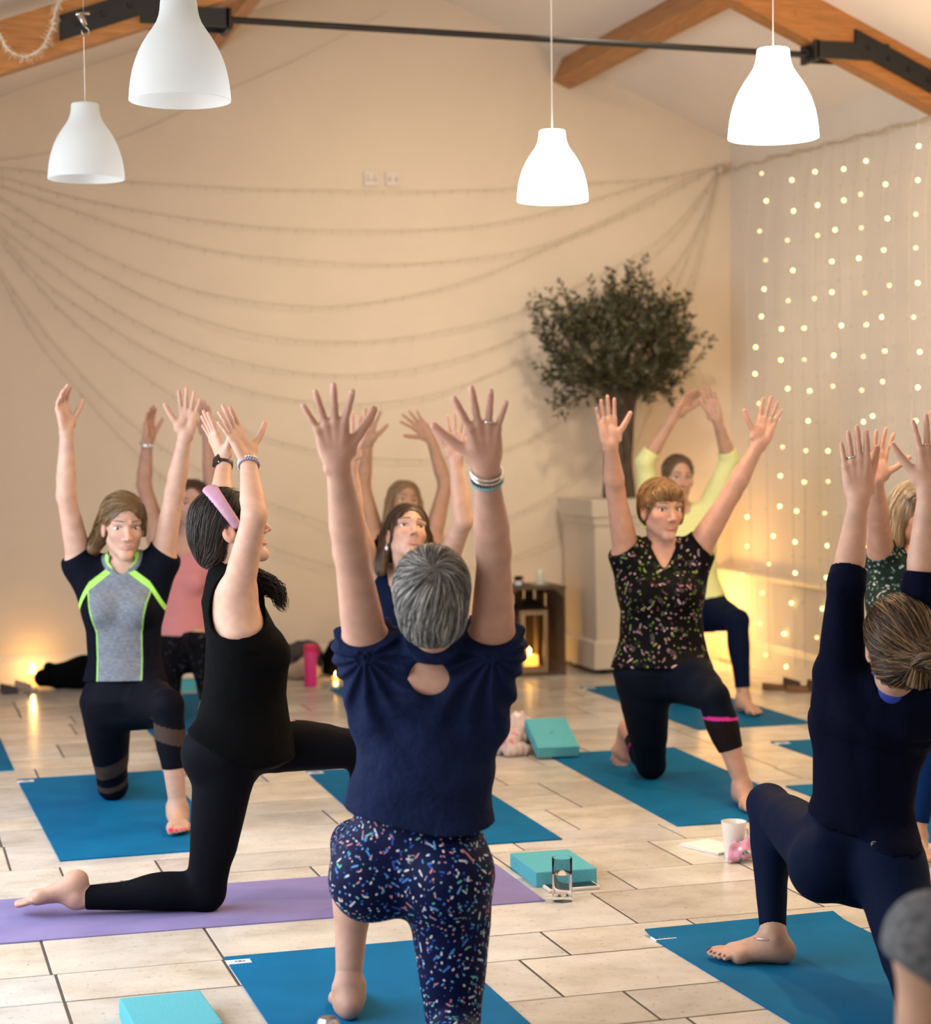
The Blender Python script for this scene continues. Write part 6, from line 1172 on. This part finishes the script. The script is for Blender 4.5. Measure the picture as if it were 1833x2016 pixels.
def jersey(V):
    d = V - p.J['ch']; x = np.abs(d @ p.rc); z = d @ p.up; y = d @ p.fc; bl = A3((0.0022, 0.003, 0.008)); ne = A3((0.34, 0.76, 0.13)); C = np.tile(bl, (len(V), 1)); fr = ss(y + 0.01)
    s_ = z - (0.160 - 0.78 * np.maximum(x - 0.035, 0) - 2.2 * np.maximum(x - 0.115, 0) ** 1.3); side = 0.108 + 0.022 * np.clip(z / 0.1, -1, 1)
    n_ = 0.5 + 0.5 * np.sin(d[:, 0] * 140 + 3 * np.sin(z * 210)) * np.sin(z * 520 + 2 * np.sin(d[:, 0] * 60)); gr = A3((0.155, 0.172, 0.205)) * (0.82 + 0.36 * n_[:, None])
    def put(col, m):
        C[:] = C * (1 - m) + col * m
    put(gr, fr * ss(side - x) * ss(-0.030 - s_)); put(ne, fr * ss(0.0019 - np.abs(x - side)) * ss(-0.02 - s_)); put(ne, fr * ss(s_ + 0.030) * ss(-s_))
    nd = np.linalg.norm(V - (p.J['nk'] + p.fc * 0.02 + p.up * 0.01), axis=1); put(gr, fr * ss(0.085 - nd)); put(ne, fr * ss(0.004 - np.abs(nd - 0.069))); return C
def collar(F, p_): F.u(cap(p_.J['nk'] - p_.up * 0.03 + p_.fc * 0.012, p_.J['nk'] + p_.up * 0.018 + p_.fc * 0.014, 0.072, 0.066), 0.015)
top(p, 'sports_top', M('sports_knit', color=(0.2, 0.2, 0.2), rough=0.8, spec=0.08, attr='Col', noise=(160, 3, 0.75, 1.25), stretch=(1, 1, 3), bump=(30, 0.25, 0.01)), 0.010, 0.055, 0.17, 0.010, (0.0585, 0.020, 0.0), (0.0025, 26, 8), 0.0038, colors=jersey, extra=collar, vneck=0.045)
def sheer(V):
    C = np.tile(A3((0.0025, 0.003, 0.007)), (len(V), 1)); sh = A3((0.055, 0.036, 0.030))
    for sd, segs in (('R', (('h', 'k', 0.60, 0.78, -0.9), ('h', 'k', 0.90, 0.965, -0.5))), ('L', (('k', 'a', 0.20, 0.36, 0.9),))):
        for a, b, t0, t1, sl in segs:
            A, Bq = p.J[a + sd], p.J[b + sd]; L = np.linalg.norm(Bq - A); ax = (Bq - A) / L; t = ((V - A) @ ax) / L; x = (V - A) @ p.rp; rad = np.linalg.norm(V - A - ((V - A) @ ax)[:, None] * ax, axis=1); tt = t + sl * x
            C[(rad < 0.11) & (tt > t0) & (tt < t1)] = sh
    return C
tights(p, M('sports_tights', color=(0.01, 0.01, 0.02), rough=0.7, attr='Col', spec=0.08), (0.62, 0.62), 0.07, 0.004, 0.005, colors=sheer)
p.hair([SKULL, ('e', (0.03, -0.075, 0.0), (0.055, 0.045, 0.055), 0.03), ('c', (0.055, -0.085, -0.02), (0.105, -0.045, -0.085), 0.034, 0.026, 0.02), ('c', (-0.072, 0.012, 0.03), (-0.079, -0.006, -0.035), 0.012, 0.007, 0.02)], [FACE, EARS[0]], to_point((0.07, -0.10, -0.03)), 1300, [(0.15, 0.085, 0.036), (0.26, 0.16, 0.072), (0.085, 0.046, 0.02), (0.38, 0.26, 0.13)], 0.012, 9, 0.0010, 0.005, 0.006, seed=5)

# --- woman in pink vest
J = JOINTS['p4']; p = Person(J, D3(0.18, -0.02, 1), D3(0.05, 1, 0), SK['rosy'], 1.0, 1.04, 1.03)
p.build_body('person', 'brown-haired woman in a pink vest and dark patterned leggings behind the neon top', (J['kR'][0], J['kR'][1], 0), 0.010, 0.0045,
    hands={'R': dict(d=D3(0.12, 1, 0), palm=D3(0.9, 0, 0.45), spread=0.10, curl=0.08, thumb=0.5), 'L': dict(d=D3(-0.12, 1, 0), palm=D3(-0.6, 0, 0.8), spread=0.2, curl=0.15, thumb=0.6)}, feet={'L': dict(toe=D3(0.0, 0, 1), sole=UPW), 'R': dict(toe=D3(0, -0.1, -1), sole=D3(0, -1, 0))})
lace = rampmat('dark_floral', (0.003, 0.003, 0.005), [(40, 0.01, 0.006, 0.5, [(0.035, 0.035, 0.05), (0.02, 0.02, 0.03)])], 0.8)
tights(p, lace, (0.88, 0.9), 0.07, 0.004, 0.008, name='patterned_leggings'); top(p, 'vest_top', M('pink_jersey', color=(0.52, 0.205, 0.22), rough=0.8, bump=(30, 0.3, 0.01)), 0.009, 0.045, None, 0.004, (0.075, 0.03, 0.035), (0.0035, 26, 12), 0.008, (0.064, 0.02, 0.02, 0.12))
p.hair([SKULL, NAPE, ('c', (0.074, -0.01, 0.01), (0.080, -0.01, -0.13), 0.020, 0.022, 0.02), ('c', (-0.074, -0.01, 0.01), (-0.080, -0.01, -0.13), 0.020, 0.022, 0.02)], [('e', (0, 0.105, -0.022), (0.067, 0.084, 0.112), 0.008)], fall(0.0), 500, BROWN, 0.014, 11, 0.0012, 0.007, 0.005, seed=6)
p.band('bracelet', 'R', 0.93, 0.031, 0.0075, M('silver_cuff', color=(0.70, 0.72, 0.75), rough=0.3, metal=0.8), flat=1.4)

# --- woman looking up, dark vest, half hidden
J = JOINTS['p5']; p = Person(J, D3(0.28, 0.42, 0.86), D3(0.0, 0.9, -0.42), SK['pale'], 0.98, 1.05, 1.0); p.brow = (0.10, 0.06, 0.04)
p.build_body('person', 'brown-haired woman looking up, in dark vest with drop earring, behind the grey head', (J['kR'][0], J['kR'][1], 0), 0.009, HH,
    hands={'R': dict(d=D3(-0.02, 1, 0), palm=D3(0.1, 0, 1), spread=0.15, curl=0.1, thumb=0.5), 'L': dict(d=D3(0.06, 1, 0), palm=D3(-0.1, 0, 1), spread=0.18, curl=0.05, thumb=0.75)}, feet={'L': dict(toe=D3(0.0, 0, 1), sole=UPW), 'R': dict(toe=D3(0, -0.1, -1), sole=D3(0, -1, 0))}, gaze=(0.2, 0.7))
tights(p, black_tight, (0.9, 0.9), 0.07, 0.004, 0.008); top(p, 'vest_top', navy_tight, 0.008, 0.05, None, 0.0, (0.078, 0.03, 0.04), (0.002, 26, 13), 0.008, (0.070, 0.02, 0.02, 0.12))
p.hair([SKULL, NAPE, ('c', (0.070, -0.025, 0.0), (0.085, -0.06, -0.13), 0.026, 0.018, 0.025), ('c', (-0.072, -0.025, 0.0), (-0.095, -0.06, -0.12), 0.030, 0.020, 0.025)], [FACE, EARS[0]], fall(-0.01, 0.6), 1000, BROWN + [(0.20, 0.125, 0.07)], 0.014, 11, 0.0010, 0.0055, 0.005, seed=7)
B = MB(); c_ = p.head((0.079, 0.0, -0.058)); B.sphere(c_ + D3(0, -0.008, 0), 0.0062, 12, 8, (1, 1, 1.4)); B.tube([c_ + D3(0, 0.012, 0), c_], 0.0012, 5); p.child('earring', np.array(B.v), B.f, M('pearl', color=(0.80, 0.78, 0.76), rough=0.2))

# --- blonde woman farthest back in the middle
J = JOINTS['p6']; p = Person(J, D3(0.30, 0.22, 0.92), D3(0.03, 0.97, -0.2), SK['tan'], 0.96, 1.05, 1.03)
p.build_body('person', 'blonde woman farthest back in the middle, arms curved overhead, face tilted up', (J['kR'][0], J['kR'][1], 0), 0.010, 0.0045,
    hands={'R': dict(d=D3(0.10, 1, 0.1), palm=D3(0, 0, 1), spread=0.34, curl=0.06, thumb=0.85), 'L': dict(d=D3(-0.72, 0.66, 0.15), palm=D3(0.0, 0.1, 1), spread=0.28, curl=0.05, thumb=0.8)}, feet={'L': dict(toe=D3(0.0, 0, 1), sole=UPW), 'R': dict(toe=D3(0, -0.1, -1), sole=D3(0, -1, 0))}, gaze=(0.2, 0.4))
tights(p, black_tight, (0.9, 0.9), 0.07, 0.004, 0.009); top(p, 'vest_top', black_jersey, 0.008, 0.05, None, 0.0, (0.078, 0.03, 0.04), (0.002, 26, 14), 0.009, (0.066, 0.02, 0.02, 0.12))
p.hair([SKULL, NAPE, ('c', (0.072, -0.012, 0.01), (0.085, -0.01, -0.11), 0.022, 0.020, 0.02), ('c', (-0.072, -0.012, 0.01), (-0.090, -0.01, -0.12), 0.026, 0.024, 0.02)], [FACE], fall(0.0), 500, BLOND, 0.014, 11, 0.0012, 0.007, 0.005, seed=8)
p.band('bracelet', 'R', 0.95, 0.030, 0.0035, M('grey_bead', color=(0.30, 0.27, 0.23), rough=0.4)); ring(p, 'R', 2); ring(p, 'L', 2)

# --- woman in black floral top
J = JOINTS['p7']; p = Person(J, D3(0.36, -0.02, 0.93), D3(0.0, 1, 0.02), SK['rosy'], 1.10, 1.05, 1.03); p.brow = (0.20, 0.12, 0.07)
p.build_body('person', 'woman with blonde fringe in black floral top and dark leggings, arms in a wide V', (J['kR'][0], J['kR'][1], 0), 0.008, HH,
    hands={'R': dict(d=D3(-0.14, 1, 0.05), palm=D3(0.1, 0, 1), spread=0.12, curl=0.10, thumb=0.75, size=1.03), 'L': dict(d=D3(0.30, 0.95, 0.05), palm=D3(-0.1, 0, 1), spread=0.16, curl=0.10, thumb=0.85, size=1.03)},
    feet={'L': dict(toe=D3(0.12, 0, 1), sole=UPW), 'R': dict(toe=D3(-0.25, -1, 0.15), sole=D3(0.1, 0.15, 1))}, blush=1.5, full=1.08, gaze=(0.5, 0.1), eye=(0.05, 0.04, 0.035))
floral = rampmat('floral_print', (0.0018, 0.0018, 0.0025), [(24, 0.016, 0.009, 0.5, [(0.012, 0.014, 0.012), (0.05, 0.035, 0.04)]), (52, 0.011, 0.0042, 0.42, [(0.30, 0.13, 0.16), (0.22, 0.15, 0.18), (0.42, 0.30, 0.33), (0.10, 0.05, 0.07)]), (48, 0.010, 0.0040, 0.40, [(0.10, 0.17, 0.03), (0.20, 0.28, 0.05), (0.05, 0.10, 0.03), (0.14, 0.20, 0.06)])], 0.75, bump=(30, 0.3, 0.012))
top(p, 'floral_top', floral, 0.014, 0.0, 0.14, 0.014, (0.060, 0.015, 0.0), (0.003, 24, 16), 0.0065, bust=1.15, belly=0.012, vneck=0.085)
def mesh7(V):
    C = np.tile(A3((0.0022, 0.0042, 0.011)), (len(V), 1))
    for sd, t0 in (('L', 0.22), ('R', 0.30)):
        A, Bq = p.J['k' + sd], p.J['a' + sd]; L = np.linalg.norm(Bq - A); ax = (Bq - A) / L; t = ((V - A) @ ax) / L; x = (V - A) @ p.rp; rad = np.linalg.norm(V - A - ((V - A) @ ax)[:, None] * ax, axis=1); tt = t + 0.9 * x * (1 if sd == 'L' else -1); ok = (rad < 0.09) & (t > 0.0)
        C[ok & (tt > t0)] = A3((0.009, 0.006, 0.007)); C[ok & (np.abs(tt - t0) < 0.016)] = A3((0.55, 0.03, 0.26))
    return C
tights(p, M('mesh_tights', color=(0.01, 0.01, 0.02), rough=0.7, attr='Col', spec=0.08), (0.60, 0.75), 0.05, 0.004, 0.005, colors=mesh7)
p.hair([SKULL, ('e', (0, 0.058, 0.064), (0.064, 0.034, 0.032), 0.015), ('c', (0.074, 0.022, 0.03), (0.077, 0.002, -0.025), 0.013, 0.009, 0.02), ('c', (-0.074, 0.022, 0.03), (-0.077, -0.002, -0.045), 0.015, 0.011, 0.02), ('e', (0, -0.06, -0.01), (0.066, 0.05, 0.06), 0.03)], [('e', (0, 0.112, -0.052), (0.066, 0.080, 0.088), 0.006)] + EARS[:1], fringe, 1100, [(0.24, 0.125, 0.05), (0.38, 0.22, 0.10), (0.15, 0.075, 0.032), (0.46, 0.30, 0.15)], 0.010, 8, 0.0011, 0.005, 0.005, seed=9)
ring(p, 'R', 2); ring(p, 'L', 2)

# --- woman in pale yellow long-sleeved top
J = JOINTS['p8']; p = Person(J, D3(0.16, 0.02, 1), D3(0.02, 1, 0), SK['fair'], 0.96, 1.05, 1.04)
p.build_body('person', 'woman in pale yellow long-sleeved top with arms arched overhead, behind the floral top', (J['kR'][0], J['kR'][1], 0), 0.010, 0.0045,
    hands={'R': dict(d=D3(0.66, 0.76, 0.1), palm=D3(0.45, -0.45, 0.75), spread=0.08, curl=0.15, thumb=0.35), 'L': dict(d=D3(-0.30, 0.95, 0.1), palm=D3(-0.35, -0.1, 0.9), spread=0.08, curl=0.15, thumb=0.35)}, feet={'L': dict(toe=D3(0.35, 0, 1), sole=UPW), 'R': dict(toe=D3(0, -0.1, -1), sole=D3(0, -1, 0))})
top(p, 'long_sleeved_top', M('yellow_jersey', color=(0.74, 0.78, 0.36), rough=0.8, bump=(28, 0.3, 0.012)), 0.010, 0.035, 1.22, 0.006, (0.060, 0.02, 0.0), (0.003, 26, 17), 0.008, fore=True, gs=0.011); tights(p, navy_tight, (0.88, 0.9), 0.06, 0.004, 0.008)
p.hair([SKULL, ('e', (0, -0.08, 0.05), (0.045, 0.04, 0.04), 0.03)], [('e', (0, 0.105, -0.022), (0.067, 0.084, 0.112), 0.008)] + EARS, to_point((0, -0.12, 0.05)), 500, [(0.13, 0.08, 0.05), (0.20, 0.13, 0.08), (0.08, 0.05, 0.032), (0.28, 0.19, 0.12)], 0.013, 9, 0.0011, 0.0065, 0.004, seed=10)

# --- woman in navy long sleeves, right foreground, from behind
J = JOINTS['p9']; p = Person(J, D3(-0.15, 0.60, -0.78), D3(-0.05, 0.82, 0.58), SK['fair'], 0.98, 1.04, 1.0)
p.build_body('person', 'woman with messy bun in navy long sleeves and leggings, back to us on the right', (J['aL'][0], J['aL'][1], 0), 0.008, 0.0034,
    hands={'L': dict(d=D3(-0.09, 1, 0.0), palm=D3(0.12, 0.0, -1), spread=0.06, curl=0.04, thumb=0.42), 'R': dict(d=D3(0.05, 1, 0), palm=D3(-0.2, 0, -1), spread=0.30, curl=0.05, thumb=0.8)}, feet={'L': dict(toe=D3(-1, 0, -0.12), sole=UPW), 'R': dict(toe=D3(0.2, 0.0, 1), sole=D3(0, -1, 0.1))}, nails=(0.10, 0.01, 0.03))
top(p, 'long_sleeved_top', M('navy_knit', color=(0.0022, 0.0032, 0.013), rough=0.85, spec=0.06, bump=(30, 0.35, 0.012)), 0.009, 0.080, 1.18, 0.002, (0.066, 0.0, 0.005), (0.0018, 30, 18), 0.006, fore=True, gs=0.010)
tights(p, navy_tight, (0.95, 0.95), 0.115, 0.0045, 0.0065)
F = Fld(); F.u(cap(p.J['nk'] - p.up * 0.012 - p.fc * 0.004, p.J['nk'] + p.up * 0.004 - p.fc * 0.004, 0.071, 0.066), 0.0); F.sub(cap(p.J['nk'] - p.up * 0.1, p.J['nk'] + p.up * 0.1, 0.0605, 0.0605)); V, Q = F.mesh(0.005); p.child('neck_trim', V, Q, M('royal_blue', color=(0.012, 0.035, 0.30), rough=0.7))
p.hair([SKULL, NAPE, ('e', (0.022, -0.108, 0.052), (0.046, 0.036, 0.042), 0.014)], [FACE] + EARS, to_point((0.022, -0.118, 0.052)), 2600, [(0.036, 0.017, 0.007), (0.058, 0.029, 0.012), (0.015, 0.008, 0.004), (0.11, 0.060, 0.025), (0.25, 0.15, 0.066)], 0.013, 9, 0.0011, 0.005, 0.008, seed=11)
bc_ = p.head((0.022, -0.128, 0.052)); B = MB(); r_ = np.random.default_rng(12); BV = []; BC = []
for i in range(150):
    a = r_.uniform(0, 6.28); rr = r_.uniform(0.012, 0.043); tl = r_.normal(scale=0.35); pts = []
    for s_ in np.linspace(0, r_.uniform(2.0, 4.6), 9): pts.append(bc_ + p.hr * (rr * math.cos(a + s_)) + p.hu * (rr * 0.92 * math.sin(a + s_)) - p.hf * (0.016 * math.sin(s_ * 1.3 + a) + 0.012 + tl * 0.012 + 0.02 * (1 - rr / 0.043)))
    n0 = len(B.v); B.tube(pts, [0.0009] + [0.0021] * 7 + [0.0007], 4, False); BC += [A3([(0.075, 0.040, 0.017), (0.035, 0.019, 0.009), (0.22, 0.135, 0.06)][i % 3]) * r_.uniform(0.7, 1.3)] * (len(B.v) - n0)
for i in range(90):
    a = r_.uniform(3.3, 6.1); pts = [bc_ + p.hr * 0.02 * math.cos(a) + p.hu * 0.015 * math.sin(a)]; d = p.hr * math.cos(a) * 0.8 + p.hu * (math.sin(a) - 0.3) - p.hf * 0.35 + r_.normal(scale=0.2, size=3)
    for k in range(6): pts.append(pts[-1] + nrm(d) * 0.011); d = d + D3(0, -0.22, 0)
    n0 = len(B.v); B.tube(pts, [0.002, 0.002, 0.0018, 0.0016, 0.0013, 0.001, 0.0005], 4, False); BC += [A3([(0.14, 0.08, 0.035), (0.30, 0.19, 0.09), (0.06, 0.033, 0.015)][i % 3]) * r_.uniform(0.7, 1.3)] * (len(B.v) - n0)
p.child('hair_bun', np.array(B.v), B.f, M('hair', rough=0.42, attr='Col'), np.array(BC), True)
ring(p, 'L', 2, 0.35, 0.0100); ring(p, 'R', 1, 0.3, 0.0100, M('rose_gold', color=(0.75, 0.42, 0.30), rough=0.25, metal=1.0))
F = Fld(); a_ = p.J['aL']; B = MB(); B.tube([a_ + D3(0.040 * math.cos(t) - 0.012, -0.012 + 0.004 * math.sin(t), 0.036 * math.sin(t)) for t in np.linspace(0, 6.28, 25)], 0.0013, 5); p.child('anklet', np.array(B.v), B.f, silver)
try:
    o_ = p.J['pel'] + p.up * 0.050 + D3(0.005, 0, 0.6); G = Fld(); p.torso(G, 0.0045); p.leg(G, 'L', 0.0045); p.leg(G, 'R', 0.0045); logo(p, onsurf(G, o_, -E3) + E3 * 0.0025, E3, UPW, 0.0072)
except Exception as e: print('emblem', e)

p.nails(slice(0, 10), nailm)

# --- blonde bob, patterned top, right edge
J = JOINTS['p10']; p = Person(J, D3(0.42, 0.02, 0.9), D3(-0.02, 1, 0), SK['rosy'], 1.05, 1.05, 1.0)
p.build_body('person', 'woman with blonde bob and patterned grey-green top, cut by the right frame edge', (J['kR'][0], J['kR'][1], 0), 0.009, HH,
    hands={'R': dict(d=D3(0.10, 1, 0), palm=D3(0.25, 0, 1), spread=0.26, curl=0.12, thumb=1.0), 'L': dict(d=D3(-0.1, 1, 0), palm=D3(-0.2, 0, 1), spread=0.2, curl=0.1, thumb=0.7)}, feet={'L': dict(toe=D3(-0.1, 0, 1), sole=UPW), 'R': dict(toe=D3(0, -0.1, -1), sole=D3(0, -1, 0))}, blush=1.4)
pais = rampmat('leaf_print', (0.012, 0.022, 0.018), [(46, 0.014, 0.0045, 0.75, [(0.26, 0.30, 0.28), (0.10, 0.15, 0.13), (0.34, 0.36, 0.34), (0.05, 0.09, 0.07)]), (50, 0.013, 0.0035, 0.6, [(0.20, 0.24, 0.22), (0.05, 0.11, 0.07)])], 0.8)
top(p, 'patterned_top', pais, 0.013, 0.02, 0.30, 0.010, (0.062, 0.03, 0.015), (0.003, 26, 19), 0.007, vneck=0.05); tights(p, M('blue_tights', color=(0.002, 0.016, 0.075), rough=0.8, spec=0.06), (0.9, 0.9), 0.05, 0.004, 0.007)
p.hair([SKULL, ('c', (0.076, -0.012, 0.02), (0.082, -0.012, -0.085), 0.026, 0.020, 0.025), ('c', (-0.076, -0.012, 0.02), (-0.082, -0.012, -0.085), 0.026, 0.020, 0.025), ('e', (0, -0.058, -0.045), (0.076, 0.050, 0.062), 0.03), ('e', (0.04, 0.055, 0.075), (0.05, 0.03, 0.025), 0.015)], [('e', (0.004, 0.108, -0.05), (0.064, 0.080, 0.092), 0.008)], fall(-0.02, 0.2), 900, [(0.36, 0.27, 0.17), (0.52, 0.42, 0.29), (0.24, 0.17, 0.10), (0.62, 0.53, 0.40)], 0.012, 9, 0.0011, 0.0055, 0.005, seed=13)

# --- person in grey marl tee, right front corner, sitting back on the heels
c0 = A3((1.525, 2.27, 0.0)); R0, F0 = A3((0.957, -0.288, 0)), A3((0.288, 0.957, 0)); Z0 = A3((0, 0, 1)); q = lambda a, b, c: c0 + R0 * a + F0 * b + Z0 * c
J = dict(pel=q(0, 0, 0.285), ch=q(0.0, 0.01, 0.575), nk=q(0, 0.03, 0.79), hd=q(0.0, 0.065, 0.935), hL=q(-0.085, 0.02, 0.26), hR=q(0.085, 0.02, 0.26), kL=q(-0.12, 0.40, 0.085), kR=q(0.12, 0.40, 0.085), aL=q(-0.09, 0.02, 0.07), aR=q(0.09, 0.02, 0.07), sL=q(-0.165, 0.015, 0.745), sR=q(0.165, 0.015, 0.745), eL=q(-0.19, 0.02, 0.475), eR=q(0.19, 0.02, 0.475), wL=q(-0.135, 0.22, 0.40), wR=q(0.135, 0.22, 0.40))
p = Person(J, F0 + Z0 * 0.05, Z0, SK['tan'], 1.0, 1.04, 1.0)
p.build_body('person', 'person in grey marl tee at the right front corner, shoulder and arm in view', tuple(c0), 0.010, 0.005, hands={'L': dict(d=F0 * 0.8 - Z0 * 0.6, palm=-Z0 - F0 * 0.3, spread=0.1, curl=0.2, thumb=0.5), 'R': dict(d=F0 * 0.8 - Z0 * 0.6, palm=-Z0 - F0 * 0.3, spread=0.1, curl=0.2, thumb=0.5)}, feet={'L': dict(toe=-F0, sole=-Z0), 'R': dict(toe=-F0, sole=-Z0)})
top(p, 'tee_shirt', M('grey_marl', color=(0.115, 0.119, 0.128), rough=0.9, spec=0.1, noise=(70, 4, 0.6, 1.4), bump=(30, 0.3, 0.012)), 0.013, 0.05, 0.17, 0.012, (0.064, 0.01, 0.0), (0.003, 24, 20), 0.008, gs=0.022); tights(p, black_tight, (0.9, 0.9), 0.08, 0.004, 0.010)
p.hair([SKULL, NAPE, ('c', (0.072, -0.02, 0.01), (0.078, -0.03, -0.10), 0.026, 0.022, 0.02), ('c', (-0.072, -0.02, 0.01), (-0.078, -0.03, -0.10), 0.026, 0.022, 0.02), ('c', (0, -0.07, 0), (0, -0.08, -0.10), 0.05, 0.05, 0.03)], [FACE], fall(0.0), 600, BLOND, 0.014, 10, 0.0013, 0.008, 0.005, seed=14)
